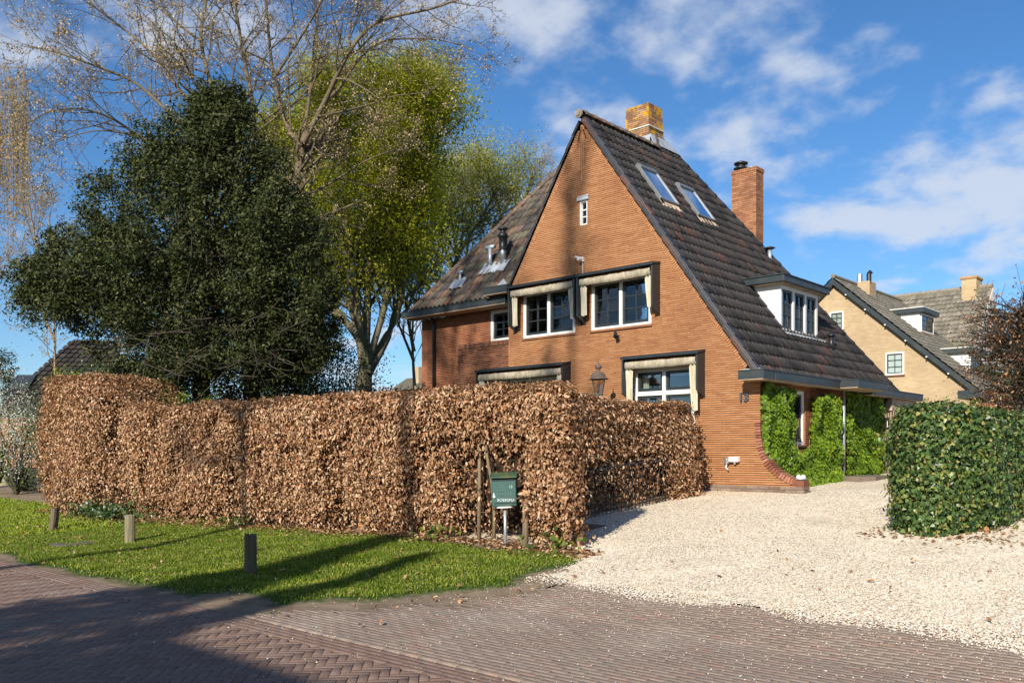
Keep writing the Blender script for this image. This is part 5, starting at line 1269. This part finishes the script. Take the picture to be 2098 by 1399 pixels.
# ------------------------------------------------------------------ trees and house across the road, behind the viewer: they throw the shade on the road and verge
def columnar(label, x, y, h, rad, n):
    root = empty('columnar_cypress', (x, y, 0), label, 'tree', 'cypresses across the road'); w = Wood(); w.tube([(x, y, 0), (x, y, h * .6), (x, y, h * .97)], [.18, .12, .03], 8); w.build('trunk', M['bark_dark'], root)
    t = RNG.random(n) ** .9; z = .4 + t * (h - .4); r_ = rad * np.minimum(1, (1.02 - t) * 3.2) * RNG.random(n) ** .4; a = RNG.uniform(0, 6.283, n)
    P = np.stack([x + np.cos(a) * r_, y + np.sin(a) * r_, z], -1); o = link('leaves', leaves_mesh('leaves', P, np.stack([np.cos(a), np.sin(a), 0 * a + .3], -1), RNG.uniform(.2, .34, n), M['laurel'], T_KITE, -.8, .5, .5), root); tag(o, kind='stuff')
columnar('broad columnar cypress across the road behind the viewer', 3.85, -26, 11.2, .95, 5200)
columnar('slim columnar cypress across the road behind the viewer', 5.22, -26, 10.6, .40, 2600)
oh = empty('opposite_house', (13, -25, 0), 'brick house across the road behind the viewer', 'house')
s = MB(); s.box(5.6, 24, -28.6, -22, 0, 3.4); s.build('wall', M['wing_brick'], oh)
s = MB(); s.prism([(5.4, -21.6, 3.2), (5.4, -25.3, 7.65), (5.4, -29, 3.2)], (18.8, 0, 0)); s.build('roof', M['tile_old'], oh)
for x in (8, 12, 16, 20):
    s = MB(); s.box(x, x + 1.4, -21.99, -21.95, 1, 2.4); o = s.build('window', M['white'], oh); s = MB(); s.box(x + .1, x + 1.3, -21.94, -21.93, 1.1, 2.3); s.build('pane', M['glass'], o)
root = empty('street_tree', (.73, -28, 0), 'tall thin crowned tree across the road behind the viewer', 'tree'); w, tips = Wood(), []
tr = [Vector((.73, -28, 0)), Vector((.75, -28, 8)), Vector((.7, -28, 16)), Vector((.8, -28.1, 24))]; w.tube(tr, [.15, .13, .10, .03], 9)
cfg = dict(CF1, kids=[30, 6, 3, 0], ratio=[.15, .5, .45, .4], ang=[55, 45, 42, 40]); branch(w, tips, tr, [.2, .17, .13, .04], 24, 0, cfg, .55)
w.build('trunk', M['bark_grey'], root); leaf_cloud('leaves', tips, 1, .2, (.14, .26), M['spring_dark'], root)

root = empty('street_tree', (4.9, -28.5, 0), 'slender poplar across the road behind the viewer', 'tree'); w, tips = Wood(), []
tr = [Vector((4.9, -28.5, 0)), Vector((4.85, -28.5, 8)), Vector((4.95, -28.5, 16)), Vector((4.9, -28.5, 24.5))]; w.tube(tr, [.13, .11, .09, .04], 9)
branch(w, tips, tr, [.2, .17, .14, .05], 24, 0, dict(cfg, kids=[14, 4, 3, 0], ratio=[.085, .5, .45, .4], ang=[30, 40, 42, 40]), .72)
w.build('trunk', M['bark_grey'], root); leaf_cloud('leaves', tips, 1, .15, (.14, .24), M['spring_dark'], root)
p = at(560, 740, 22.5); bush('dark_shrub', 'dense dark thicket around the pale trunk behind the hedge', (p.x, p.y, 3.1), (1.6, 1.2, 1.2), 6000, M['holly'], (.06, .11), clumpn=150)
p = at(300, 760, 23.5); bush('dark_shrub', 'dense dark thicket below the evergreen crown on its left', (p.x, p.y, 3.0), (2.0, 1.2, 1.1), 6000, M['holly'], (.06, .11), clumpn=150)
p = at(690, 720, 26); bush('dark_shrub', 'open dark shrub before the many stemmed green tree', (p.x, p.y, 3.6), (1.5, 1.2, 1.7), 4200, M['laurel'], (.06, .10), clumpn=130)

green_tree('hazy yellow green tree filling the sky left of the roof hip', 42, [[(960, 760), (955, 600), (960, 470), (975, 390), (985, 350)], [(957, 640), (915, 520), (890, 430), (880, 380)], [(957, 600), (1005, 480), (1040, 420), (1060, 370)], [(955, 680), (880, 590), (835, 530), (815, 480)], [(958, 620), (930, 480), (925, 390)]], .16, M['spring'], 9, (.07, .12), CF2, M['bark_grey'], (960, 800), jit=.4)
green_tree('olive twiggy tree low beside the wing corner', 34, [[(850, 800), (845, 700), (850, 620), (870, 560)], [(848, 740), (815, 660), (790, 600)], [(848, 720), (830, 620), (825, 560)]], .10, M['spring_dark'], 3, (.06, .10), CF2, M['bark_grey'], (850, 820), jit=.3)
for (px, py, d, z, rr, lab) in ((850, 780, 36, 2.9, (1.6, 1.0, 1.3), 'round olive shrub hiding the far house beside the wing'), (200, 770, 25, 3.0, (1.4, 1.0, 1.2), 'dark shrub screening the cottage roof beside the hedge block'), (95, 800, 29, 2.3, (1.2, 1.0, 1.2), 'green shrub between blossom and hedge end')):
    p = at(px, py, d); bush('leafy_shrub', lab, (p.x, p.y, z), rr, 3600, M['laurel'] if px != 850 else M['shrub'], (.06, .10), clumpn=110)
# ------------------------------------------------------------------ yellow brick neighbour
def ray(px, py): return Vector((FW[0] + (px - 1049) / 1811 * RT[0], FW[1] + (px - 1049) / 1811 * RT[1], (928 - py) / 1811))
def hit(px, py, p, n):
    r_ = ray(px, py); c = Vector(CAM); n = Vector(n); t = (Vector(p) - c).dot(n) / r_.dot(n); return c + r_ * t
m, nt, out = new_mat('yellow_brick')
tc = N(nt, 'ShaderNodeTexCoord'); mp_ = N(nt, 'ShaderNodeMapping'); mp_.inputs['Rotation'].default_value = (R(90), 0, 0); nt.links.new(tc.outputs['Object'], mp_.inputs['Vector'])
bt = N(nt, 'ShaderNodeTexBrick'); bt.inputs['Scale'].default_value = 1.0; bt.inputs['Brick Width'].default_value = .22; bt.inputs['Row Height'].default_value = .062; bt.inputs['Mortar Size'].default_value = .007
bt.inputs['Color1'].default_value = (0.52, 0.39, 0.235, 1); bt.inputs['Color2'].default_value = (0.43, 0.31, 0.175, 1); bt.inputs['Mortar'].default_value = (0.46, 0.38, 0.275, 1); nt.links.new(mp_.outputs[0], bt.inputs['Vector'])
ns = tex(nt, .5, 6, .6); nr_ = ramp(nt, [(.35, (.85, .82, .78)), (.7, (1.08, 1.06, 1.0))]); nt.links.new(ns.outputs['Fac'], nr_.inputs[0]); c = mixc(nt, 1, bt.outputs['Color'], nr_.outputs[0], 'MULTIPLY')
finish(nt, out, c, .9, bt.outputs['Fac'], -.006, .2); M['yellow'] = m
M['tile_grey'] = pieces('tile_grey', [(0, (0.15, 0.135, 0.105)), (0.5, (0.22, 0.195, 0.15)), (1, (0.30, 0.26, 0.20))], rough=.85, grain=8, gvar=.35, stain=(.15, .135, .085), stain_scale=1.2, stain_amt=(.5, .75))
nb = empty('yellow_house', (-7, 27, 1.1), 'yellow brick house with grey tiled roof and dormers to the right', 'house')
NV = 27.0; PK = hit(1711, 568, (0, NV, 0), (0, 1, 0)); NK = .883
def nz(x): return PK.z - NK * abs(x - PK.x)
s = MB(); s.prism([(PK.x - 7.5, NV, 0.9), (PK.x + 7.6, NV, .9), (PK.x + 7.6, NV, nz(PK.x + 7.6) - .3), (PK.x, NV, PK.z - .3), (PK.x - 7.5, NV, nz(PK.x - 7.5) - .3)], (0, 9, 0)); s.build('wall', M['yellow'], nb)
def tiled_sheet(name, O, U, S, nu, ns_, tw, tl, parent, mat):
    O, U, S = Vector(O), Vector(U).normalized(), Vector(S).normalized(); Nn = U.cross(S).normalized()
    if Nn.z < 0: Nn = -Nn
    mb = MB()
    for j in range(ns_):
        for i in range(nu):
            vs = []
            for (y, l) in ((0, .045), (tl + .03, .0)):
                for (t, h) in ((0, .02), (.35, 0), (.7, .03), (.9, .045), (1, .03)): vs.append(O + U * (i + t) * tw + S * (j * tl + y) + Nn * (h + l))
            mb.add(vs, [(k, k + 1, k + 6, k + 5) for k in range(4)])
    o = mb.build(name, mat, parent, smooth=True); tag(o, kind='stuff'); return o
L = math.sqrt(1 + NK * NK); SS = Vector((-1 / L, 0, NK / L))
s = MB(); th = .16
s.prism([(PK.x + 7.9, NV - .25, nz(PK.x + 7.9) - .12), (PK.x, NV - .25, PK.z - .12), (PK.x, NV - .25, PK.z - .4), (PK.x + 7.7, NV - .25, nz(PK.x + 7.7) - .4)], (0, 9.2, 0))
s.prism([(PK.x - 7.9, NV - .25, nz(PK.x - 7.9) - .12), (PK.x, NV - .25, PK.z - .12), (PK.x, NV - .25, PK.z - .4), (PK.x - 7.7, NV - .25, nz(PK.x - 7.7) - .4)], (0, 9.2, 0)); nroof = s.build('roof', M['gutter'], nb)
tiled_sheet('tile_field', (PK.x + 7.95, NV - .33, nz(PK.x + 7.95) - .08), (0, 1, 0), SS, 40, 31, .235, .342, nroof, M['tile_grey'])
tiled_sheet('tile_field', (PK.x - 7.95, NV - .33, nz(PK.x - 7.95) - .08), (0, 1, 0), Vector((1 / L, 0, NK / L)), 40, 31, .235, .342, nroof, M['tile_grey'])
s = MB(); s.tube([(PK.x, NV - .3, PK.z), (PK.x, NV + 9, PK.z)], .12, 8); s.build('ridge', M['tile_grey'], nroof)
for i in range(8):
    x = PK.x + .6 + i * .92; s = MB(); s.box(x, x + .07, NV - .30, NV - .255, nz(x) - .46, nz(x) - .41); s.build('purlin_end', M['white'], nroof)
def far_window(mp, u0, u1, z0, z1, cols, rows, parent, fill='blind'):
    s = MB(); f = .07
    for a in ((u0, u0 + f, z0, z1), (u1 - f, u1, z0, z1), (u0 + f, u1 - f, z0, z0 + f), (u0 + f, u1 - f, z1 - f, z1)): mbox(s, mp, *a, -.03, .03)
    o = s.build('window', M['white'], parent); s = MB(); e = .045
    a0, a1, b0, b1 = u0 + f, u1 - f, z0 + f, z1 - f
    for a in ((a0, a0 + e, b0, b1), (a1 - e, a1, b0, b1), (a0 + e, a1 - e, b0, b0 + e), (a0 + e, a1 - e, b1 - e, b1)): mbox(s, mp, *a, -.015, .02)
    for c in range(1, cols): u = a0 + (a1 - a0) * c / cols; mbox(s, mp, u - .015, u + .015, b0, b1, -.01, .015)
    for r_ in range(1, rows): z = b0 + (b1 - b0) * r_ / rows; mbox(s, mp, a0, a1, z - .015, z + .015, -.012, .013)
    s.build('sash', M['trim_dark'], o)
    for c in range(cols):
        for r_ in range(rows):
            s = MB(); mbox(s, mp, a0 + (a1 - a0) * c / cols, a0 + (a1 - a0) * (c + 1) / cols, b0 + (b1 - b0) * r_ / rows, b0 + (b1 - b0) * (r_ + 1) / rows, .005, .009); s.build('pane', M['glass'], o)
    s = MB(); mbox(s, mp, a0, a1, b0, b1, .018, .024); s.build('blind', M[fill], o)
    s = MB(); mbox(s, mp, u0 - .03, u1 + .03, z0 - .06, z0 - .001, -.05, .02); s.build('sill', M['dark_brick'], o)
nf = mp_front(NV - .03)
for (a, b, cc) in (((1815, 723), (1853, 767), 'blind'), ((1701, 640), (1729, 675), 'curtain')):
    p, q = hit(*a, (0, NV, 0), (0, 1, 0)), hit(*b, (0, NV, 0), (0, 1, 0)); far_window(nf, p.x, q.x, q.z, p.z, 2, 3, nb, cc)
NN = Vector((NK / L, 0, 1 / L))
for (bl, br, tz) in (((1884, 679), (1904, 690), 640), ((1984, 757), (1999, 764), 722)):
    p = hit(*bl, (PK.x, NV, PK.z), NN); v1 = p.y + 2.0; top = p.z + (bl[1] - tz) * depth(p) / 1811
    s = MB(); hgt = top - p.z; s.box(p.x - hgt / NK, p.x - .1, p.y + .09, v1 - .09, top - .06, top - .01)
    dr = s.build('dormer', M['dormer_white'], nb)
    for v in (p.y, v1 - .08): s = MB(); s.prism([(p.x, v, p.z - .1), (p.x, v, top - .003), (p.x - hgt / NK - .2, v, top - .003)], (0, .08, 0)); s.build('cheek', M['dormer_white'], dr)
    s = MB(); s.box(p.x - hgt / NK - .5, p.x + .25, p.y - .2, v1 + .2, top, top + .22); s.build('dormer_roof', M['gutter'], dr); s = MB(); s.box(p.x - hgt / NK - .6, p.x + .26, p.y - .22, v1 + .21, top + .221, top + .26); s.build('dormer_edge', M['white'], dr)
    far_window(mp_side(p.x + .04), p.y + .08, v1 - .08, p.z, top - .02, 2, 3, dr, 'room')
# its wing behind, ridge parallel to the road
WV = 37.0; a = hit(1800, 613, (0, WV, 0), (0, 1, 0)); b = hit(2034, 586, (0, WV, 0), (0, 1, 0)); RZ = (a.z + b.z) / 2; WK = 1.15; LW = math.sqrt(1 + WK * WK)
s = MB(); s.prism([(a.x - 8, WV - 5.6, RZ - 5.6 * WK), (a.x - 8, WV, RZ - .06), (a.x - 8, WV + 5.6, RZ - 5.6 * WK)], (b.x - a.x + 8, 0, 0)); s.build('wing_roof', M['tile_grey'], nb)
tiled_sheet('tile_field', (a.x - 8, WV - 5.7, RZ - 5.7 * WK), (1, 0, 0), (0, 1 / LW, WK / LW), int((b.x - a.x + 8) / .235), 25, .235, .342, nroof, M['tile_grey'])
s = MB(); s.tube([(a.x - 8, WV, RZ + .02), (b.x, WV, RZ + .02)], .13, 8); s.build('wing_ridge', M['tile_grey'], nb)
s = MB(); s.prism([(b.x + .02, WV - 5.2, .9), (b.x + .02, WV - 5.2, RZ - 5.2 * WK), (b.x + .02, WV, RZ - .1), (b.x + .02, WV + 5.2, RZ - 5.2 * WK), (b.x + .02, WV + 5.2, .9)], (-.3, 0, 0)); s.build('wing_gable', M['white'], nb)
p = hit(1977, 598, (0, WV, 0), (0, 1, 0)); q = hit(2008, 598, (0, WV, 0), (0, 1, 0)); s = MB(); s.box(p.x, q.x, WV - .7, WV + .4, RZ - .8, RZ + .42); o = s.build('chimney', M['yellow'], nb, bevel=.03); s = MB(); s.box(p.x - .05, q.x + .05, WV - .75, WV + .45, RZ + .40, RZ + .56); s.build('chimney_cap', M['lichen_brick'], o, bevel=.04)
p = hit(1786, 600, (PK.x + .7, 0, 0), (1, 0, 0)); s = MB(); s.box(PK.x - .2, PK.x + .7, p.y - .3, p.y + .6, PK.z - 1.2, PK.z + .12); o = s.build('chimney', M['yellow'], nb, bevel=.03); s = MB(); s.tube([(PK.x + .1, p.y, PK.z + .05), (PK.x + .1, p.y, PK.z + .55)], .14, 10); s.build('flue', M['steel'], o); s = MB(); s.tube([(PK.x + .6, p.y - .1, PK.z), (PK.x + .6, p.y - .1, PK.z + .5), (PK.x + .72, p.y - .1, PK.z + .6)], .12, 10); s.build('flue', M['black_pipe'], o)
# low flat roofed annex behind the right hedge
p = at(1962, 800, 30); s = MB(); s.box(p.x, p.x + 6, p.y, p.y + 4, p.z - .28, p.z); ax = s.build('annex', M['gutter'], None); tag(ax, 'low annex with dark flat roof edge behind the brown hedge', 'annex')
s = MB(); s.box(p.x + .3, p.x + 5.8, p.y + .3, p.y + 3.8, .9, p.z - .281); s.build('wall', M['wing_brick'], ax); s = MB(); s.box(p.x + 1.2, p.x + 3.5, p.y + .24, p.y + .299, 1.2, p.z - .45); s.build('window', M['white'], ax)

# ------------------------------------------------------------------ far left cottage and far houses
ct = empty('tiled_cottage', (-33, -1, 1), 'cottage with steep dark tiled roof behind the end of the hedge', 'house')
tl, bl, br, tr = at(150, 696, 41), at(-20, 850, 37), at(150, 850, 37), at(205, 696, 41)
M['thatch'] = pieces('thatch', [(0, (.030, .025, .022)), (.5, (.045, .037, .032)), (1, (.06, .05, .042))], rough=.9, grain=3, gvar=.4)
U = (br - bl).normalized(); S = (tl - bl); S = (S - U * S.dot(U)); Ls = S.length; S.normalize()
s = MB(); bk = Vector((-.3, 1, 0)).normalized() * 8; s.add([bl, br, tr, tl, br + bk, bl + bk], [(0, 1, 2, 3), (3, 2, 4, 5), (0, 3, 5)]); cr = s.build('roof', M['thatch'], ct)
mb = MB(); nu, ns_ = int((br - bl).length / .30), int(Ls / .33)
NC = U.cross(S).normalized(); NC = NC if NC.z > 0 else -NC
for j in range(ns_):
    sh_ = (tl - bl).dot(U) * j * .33 / Ls
    for i in range(nu):
        o_ = bl + U * (i * .30 + sh_) + S * (j * .33) + NC * .02; mb.add([o_ + NC * .06, o_ + U * .2 + NC * .06, o_ + U * .29 + NC * .10, o_ + S * .35, o_ + S * .35 + U * .2, o_ + S * .35 + U * .29 + NC * .04], [(0, 1, 4, 3), (1, 2, 5, 4)])
o = mb.build('tile_field', M['thatch'], cr); tag(o, kind='stuff')
s = MB(); s.add([bl + Vector((0, 0, -2.2)) + bk * .03, br + Vector((0, 0, -2.2)) + bk * .03, br + bk * .03, bl + bk * .03], [(0, 1, 2, 3)]); s.build('wall', M['wing_brick'], ct)
n_ = NC; q = hit(48, 788, bl, n_); s = MB(); s.obox(q + n_ * .1, U * .42, S * .5, n_ * .06); o = s.build('roof_window', M['gutter'], ct); s = MB(); s.obox(q + n_ * .17, U * .34, S * .42, n_ * .01); s.build('pane', M['skyglass'], o)
p = at(850, 800, 125); fh = empty('distant_house', (p.x, p.y, 1.1), 'far brick house with chimney glimpsed beside the wing corner', 'house')
s = MB(); s.box(p.x - 5, p.x + 4, p.y, p.y + 6, 1, p.z + .2); s.build('wall', M['wing_brick'], fh); s = MB(); s.prism([(p.x - 5.3, p.y - .4, p.z + .2), (p.x - 5.3, p.y + 3, p.z + 2.2), (p.x - 5.3, p.y + 6.4, p.z + .2)], (9.6, 0, 0)); s.build('roof', M['tile_old'], fh)
q = at(857, 752, 127); s = MB(); s.box(q.x - .5, q.x + .5, q.y - .4, q.y + .5, p.z, q.z); s.build('chimney', M['yellow'], fh)
P = []; 
for i in range(15000):
    px = random.uniform(-250, 1250); d = random.uniform(105, 150); c = at(px, 900, d); hh = (4.5 + 2.2 * mnoise.noise(Vector((px * .012, 1, 1))) + 1.2 * mnoise.noise(Vector((px * .05, 1, 1)))); P.append((c.x, c.y, 1 + hh * random.random() ** .6))
o = link('far_trees', leaves_mesh('far_trees', P, np.tile([[.3, -.5, .7]], (len(P), 1)), RNG.uniform(.5, 1.1, len(P)), M['shrub'], T_KITE, 0, 1, .8)); tag(o, 'distant belt of trees low on the horizon', 'trees', kind='stuff')

# ------------------------------------------------------------------ street furniture and garden things
# mailbox
M['mail_green'] = plain('mail_green', (0.022, 0.085, 0.072), 0.38, 0.18, 5, dirt=(0.05, 0.10, 0.06))
M['mail_lid'] = plain('mail_lid', (0.035, 0.075, 0.04), 0.6, 0.35, 12, dirt=(0.10, 0.11, 0.04))
M['chalk'] = plain('chalk', (0.62, 0.68, 0.66), 0.8, 0.2, 30)
M['chalk_faint'] = plain('chalk_faint', (0.20, 0.30, 0.28), 0.8, 0.3, 40)
MX = Vector((-.34, -6.60, 0)); ROT = Matrix.Translation(MX) @ Matrix.Rotation(R(37), 4, 'Z') @ Matrix.Rotation(R(-2.2), 4, 'Y')
mbx = empty('mailbox', (MX.x, MX.y, g(MX.y)), 'dark green mailbox on a thin grey post before the hedge', 'mailbox')
def rb(mb): mb.v = [tuple(ROT @ Vector(v)) for v in mb.v]; return mb
s = MB(); s.prism([(-.168, -.10, .785), (-.168, -.075, 1.165), (-.168, .10, 1.165), (-.168, .10, .785)], (.336, 0, 0)); body = rb(s).build('body', M['mail_green'], mbx, bevel=.012)
s = MB(); s.prism([(-.185, -.125, 1.165), (-.185, -.125, 1.185), (-.185, .03, 1.245), (-.185, .115, 1.215), (-.185, .115, 1.168)], (.37, 0, 0)); rb(s).build('lid', M['mail_lid'], mbx, bevel=.006)
s = MB(); s.box(-.15, .15, -.085, -.070, 1.130, 1.150); rb(s).build('slot', M['trim_dark'], mbx)
s = MB(); s.box(-.135, .15, -.107, -.09, .828, .836); rb(s).build('door_gap', M['trim_dark'], mbx)
s = MB(); s.prism([(.12 * math.cos(t), -.035 + .07 * math.sin(t), .764) for t in np.linspace(0, 2 * math.pi, 21)[:-1]], (0, 0, .02)); rb(s).build('base_plate', M['white'], mbx)
s = MB(); pt_ = ROT @ Vector((0, -.02, .77)); s.tube([Vector((pt_.x + .01, pt_.y, g(MX.y) - .05)), pt_], .022, 10); s.build('post', M['zinc'], mbx, smooth=True)
TM = lambda x, z, a=0: ROT @ Matrix.Translation((x, -.1015 + (z - .785) * .066 - .004, z)) @ Matrix.Rotation(R(90 - 3.8), 4, 'X') @ Matrix.Rotation(R(a), 4, 'Z')
text_mesh('BOERSMA', .054, .0012, M['chalk'], 'lettering', mbx, TM(.025, .868, -2))
text_mesh('13', .050, .0012, M['chalk'], 'lettering', mbx, TM(.095, 1.045, -4))
s = MB()
for i in range(6):
    x = -.085 + i * .036; z = .915
    def P3(a, b): return Vector((a, -.1035 + (b - .785) * .066 - .004, b))
    if i < 5 or True:
        hh = .10 - (.03 if i >= 4 else 0) - (.02 if i == 5 else 0)
        s.tube([P3(x, z), P3(x, z + hh * .6)], .0022, 4); s.tube([P3(x + .009 * math.cos(t), z + hh * .8 + .011 * math.sin(t)) for t in np.linspace(0, 6.28, 9)], .0022, 4)
        s.tube([P3(x - .012, z + hh * .3), P3(x, z + hh * .55), P3(x + .012, z + hh * .3)], .0022, 4); s.tube([P3(x - .008, z - .02), P3(x, z), P3(x + .008, z - .02)], .0022, 4)
rb(s).build('figure_drawing', M['chalk_faint'], mbx)
s = MB(); s.lathe((-.135, -.10, .90), [(.0, 0), (.016, .004), (.018, .03), (.008, .045), (.012, .06), (.0, .07)], 8); s.lathe((-.125, -.105, .905), [(.0, 0), (.012, .0), (.012, .02), (.0, .03)], 8); rb(s).build('lock_flap', M['white'], mbx)
# wooden verge posts
M['bollard_wood'] = plain('bollard_wood', (0.15, 0.11, 0.075), 0.95, 0.5, 8, 0.015, stretch=(4, 4, .35), dirt=(0.15, 0.16, 0.03))
M['bollard_moss'] = plain('bollard_moss', (0.25, 0.21, 0.13), 0.95, 0.5, 7, 0.015, stretch=(4, 4, .35), dirt=(0.20, 0.20, 0.025))
def post(x, y, h, r_, lean, mat, lab):
    s = MB(); n = 14; vs = []; b = Vector((x, y, verge_z(x, y) - .06)); rows = 7
    for j in range(rows):
        t = j / (rows - 1)
        for k in range(n):
            a = 2 * math.pi * k / n; q = r_ * (1 + .07 * math.sin(3 * a + x) + .05 * math.sin(7 * a + 2 * x) + random.uniform(-.015, .015)) * (1.04 - .06 * t)
            vs.append(b + Vector((math.cos(a) * q + lean[0] * t, math.sin(a) * q + lean[1] * t, (h + .06) * t + (random.uniform(-.008, .008) if j == rows - 1 else 0))))
    vs.append(b + Vector((lean[0], lean[1], h + .055)))
    fs = [(j * n + k, j * n + (k + 1) % n, (j + 1) * n + (k + 1) % n, (j + 1) * n + k) for j in range(rows - 1) for k in range(n)] + [((rows - 1) * n + k, (rows - 1) * n + (k + 1) % n, rows * n) for k in range(n)]
    s.add(vs, fs); o = s.build('wooden_bollard', mat, None); tag(o, lab, 'bollard', 'wooden posts along the verge')
post(-1.80, -9.62, .49, .074, (0, 0), M['bollard_wood'], 'dark cracked wooden bollard nearest the viewer on the grass')
post(-6.44, -9.02, .45, .078, (.01, 0), M['bollard_moss'], 'pale mossy wooden bollard in the middle of the verge')
post(-9.81, -8.98, .42, .072, (.06, .03), M['bollard_wood'], 'leaning grey wooden bollard farthest along the verge')
p = at(9, 988, 31); s = MB(); s.lathe((p.x, p.y, g(p.y) - .02), [(.26, 0), (.24, .06), (.15, .12), (.125, .2), (.12, .62), (.10, .66), (.02, .67)], 14); o = s.build('concrete_bollard', plain('concrete', (.34, .29, .19), .9, .3, 6, .01, dirt=(.40, .30, .06)), None, smooth=True); tag(o, 'round concrete bollard with flared foot beside the side street', 'bollard')
p = hit(150, 1118, (0, -9.3, .02), (0, 0, 1)); s = MB(); s.lathe((p.x, p.y, verge_z(p.x, p.y) + .012), [(.34, 0), (.34, .02), (.26, .022), (.25, .016), (.02, .018)], 24); o = s.build('drain_cover', plain('iron', (.11, .09, .075), .8, .3, 20, .004), None); tag(o, 'round drain cover lying flush in the verge', 'drain cover')
# lantern
LX, LY = -3.08, -.93
lp = empty('garden_lantern', (LX, LY, g(LY)), 'old fashioned street lantern on a green post before the gable', 'lamp')
s = MB(); s.lathe((LX, LY, g(LY)), [(.10, 0), (.10, .12), (.06, .2), (.045, .3), (.04, 1.70), (.055, 1.72), (.055, 1.76), (.03, 1.80), (.03, 1.84), (.06, 1.87), (.04, 1.90)], 14); s.build('post', M['lamp_green'], lp, smooth=True)
s = MB(); z = g(LY) + 1.90
for k in range(4):
    a = k * math.pi / 2 + .6; s.tube([(LX, LY, z - .02), (LX + .10 * math.cos(a), LY + .10 * math.sin(a), z + .06), (LX + .09 * math.cos(a), LY + .09 * math.sin(a), z + .13)], .010, 6)
for k in range(6):
    a = k * math.pi / 3; s.tube([(LX + .085 * math.cos(a), LY + .085 * math.sin(a), z + .13), (LX + .15 * math.cos(a), LY + .15 * math.sin(a), z + .44)], .007, 5)
s.lathe((LX, LY, z + .11), [(.09, 0), (.095, .015), (.085, .03)], 12); s.build('cage', M['lamp_green'], lp)
s = MB(); s.lathe((LX, LY, z + .43), [(.20, 0), (.205, .015), (.16, .03), (.14, .10), (.09, .15), (.045, .17), (.035, .20), (.06, .22), (.075, .25), (.06, .29), (.02, .31), (.012, .36), (.004, .42)], 16); s.build('hood', M['copper'], lp, smooth=True)
s = MB(); vs = []
for (r_, zz) in ((.083, z + .145), (.146, z + .43)):
    for k in range(6): a = k * math.pi / 3; vs.append((LX + r_ * math.cos(a), LY + r_ * math.sin(a), zz))
s.add(vs, [(k, (k + 1) % 6, 6 + (k + 1) % 6, 6 + k) for k in range(6)]); s.build('glass', glassmat('lantern_glass', 1.5, (.82, .80, .74)), lp)
s = MB(); s.lathe((LX, LY, z + .13), [(.022, 0), (.022, .08), (.03, .12), (.034, .17), (.02, .21), (.004, .22)], 10); s.build('bulb', M['blind'], lp, smooth=True)
s = MB(); s.box(-4.05, -3.1, -.62, -.54, .75, 2.57); o = s.build('timber_screen', M['trim_dark'], None); tag(o, 'dark timber screen between the lantern and the awning window', 'screen')
# iron fence in the thin foot of the back hedge
fn = empty('iron_fence', (-.93, -3.1, g(-3.1)), 'low dark iron bar fence in the thin hedge foot beside the drive', 'fence')
for i in range(27):
    y = -4.5 + i * .105; s = MB(); s.tube([(-.93, y, g(y)), (-.93, y, g(y) + .85)], .007, 5); s.build('bar', M['black_pipe'], fn)
for h in (.1, .8):
    s = MB(); s.tube([(-.93, -4.55, g(-4.55) + h), (-.93, -1.7, g(-1.7) + h)], .010, 5); s.build('rail', M['black_pipe'], fn)
# picket gate beside the house
gt = empty('picket_gate', (.6, 6.0, g(6)), 'weathered wooden picket gate between the creeper and the ivy hedge', 'gate')
for i in range(22):
    x = .0 + i * .058; top = 2.0 if i < 3 else 2.46 + .02 * math.sin(i * 1.3); s = MB(); z0 = g(6) + .06
    s.box(x - .016, x + .016, 5.985, 6.01, z0, top + random.uniform(-.02, .02)); s.build('picket', M['wood_old'], gt)
for z in (1.25, 1.85):
    s = MB(); s.box(-.02, 1.26, 6.011, 6.05, z, z + .07); s.build('rail', M['wood_old'], gt)
s = MB(); s.box(-.06, .16, 5.94, 5.984, 2.12, 2.19); s.build('latch_rail', M['wood_old'], gt)
s = MB(); s.prism([(.2, 6.052, 1.3), (.28, 6.052, 1.3), (1.2, 6.052, 1.86), (1.12, 6.052, 1.86)], (0, .03, 0)); s.build('brace', M['wood_old'], gt)
s = MB(); s.box(1.26, 1.36, 5.95, 6.05, .9, 2.5); s.build('gate_post', M['wood_old'], gt)
# step slab and the little dish of white stones
s = MB(); z = g(4) ; s.prism([(.16, 3.3, z - .06), (.66, 3.05, z - .06), (.86, 3.5, z - .06), (.74, 5.0, z - .06), (.16, 5.0, z - .06)], (0, 0, .16)); o = s.build('door_step', plain('step', (.20, .155, .12), .9, .35, 5, .01, dirt=(.13, .12, .07)), None, bevel=.015); tag(o, 'low brown stone step at the foot of the creeper', 'step')
s = MB(); s.lathe((.76, .10, 1.002), [(.05, 0), (.10, .01), (.115, .035), (.105, .035), (.06, .015)], 16); o = s.build('stone_dish', M['zinc'], None, smooth=True); tag(o, 'small grey dish standing on the end of the flared brick wall', 'dish')
for (dx, dy, q, lab) in ((-.04, -.01, .045, 'round white stone in the dish, nearer the house wall'), (.045, .0, .05, 'round white stone in the dish, nearer the wall end')):
    s = MB(); s.lathe((.76 + dx, .10 + dy, 1.017), [(.0, 0), (q * .8, .012), (q, .04), (q * .75, .075), (q * .2, .09)], 10); o = s.build('white_stone', M['white'], None, smooth=True); tag(o, lab, 'stone')
# flat stone by the ivy
p = hit(2020, 1088, (0, -3.4, g(-3.4) + .03), (0, 0, 1)); s = MB(); s.box(p.x - .12, p.x + .22, p.y - .08, p.y + .10, g(p.y) - .02, g(p.y) + .06); o = s.build('flat_stone', M['stone'], None, bevel=.02); tag(o, 'flat brown stone in the gravel under the ivy hedge', 'stone')
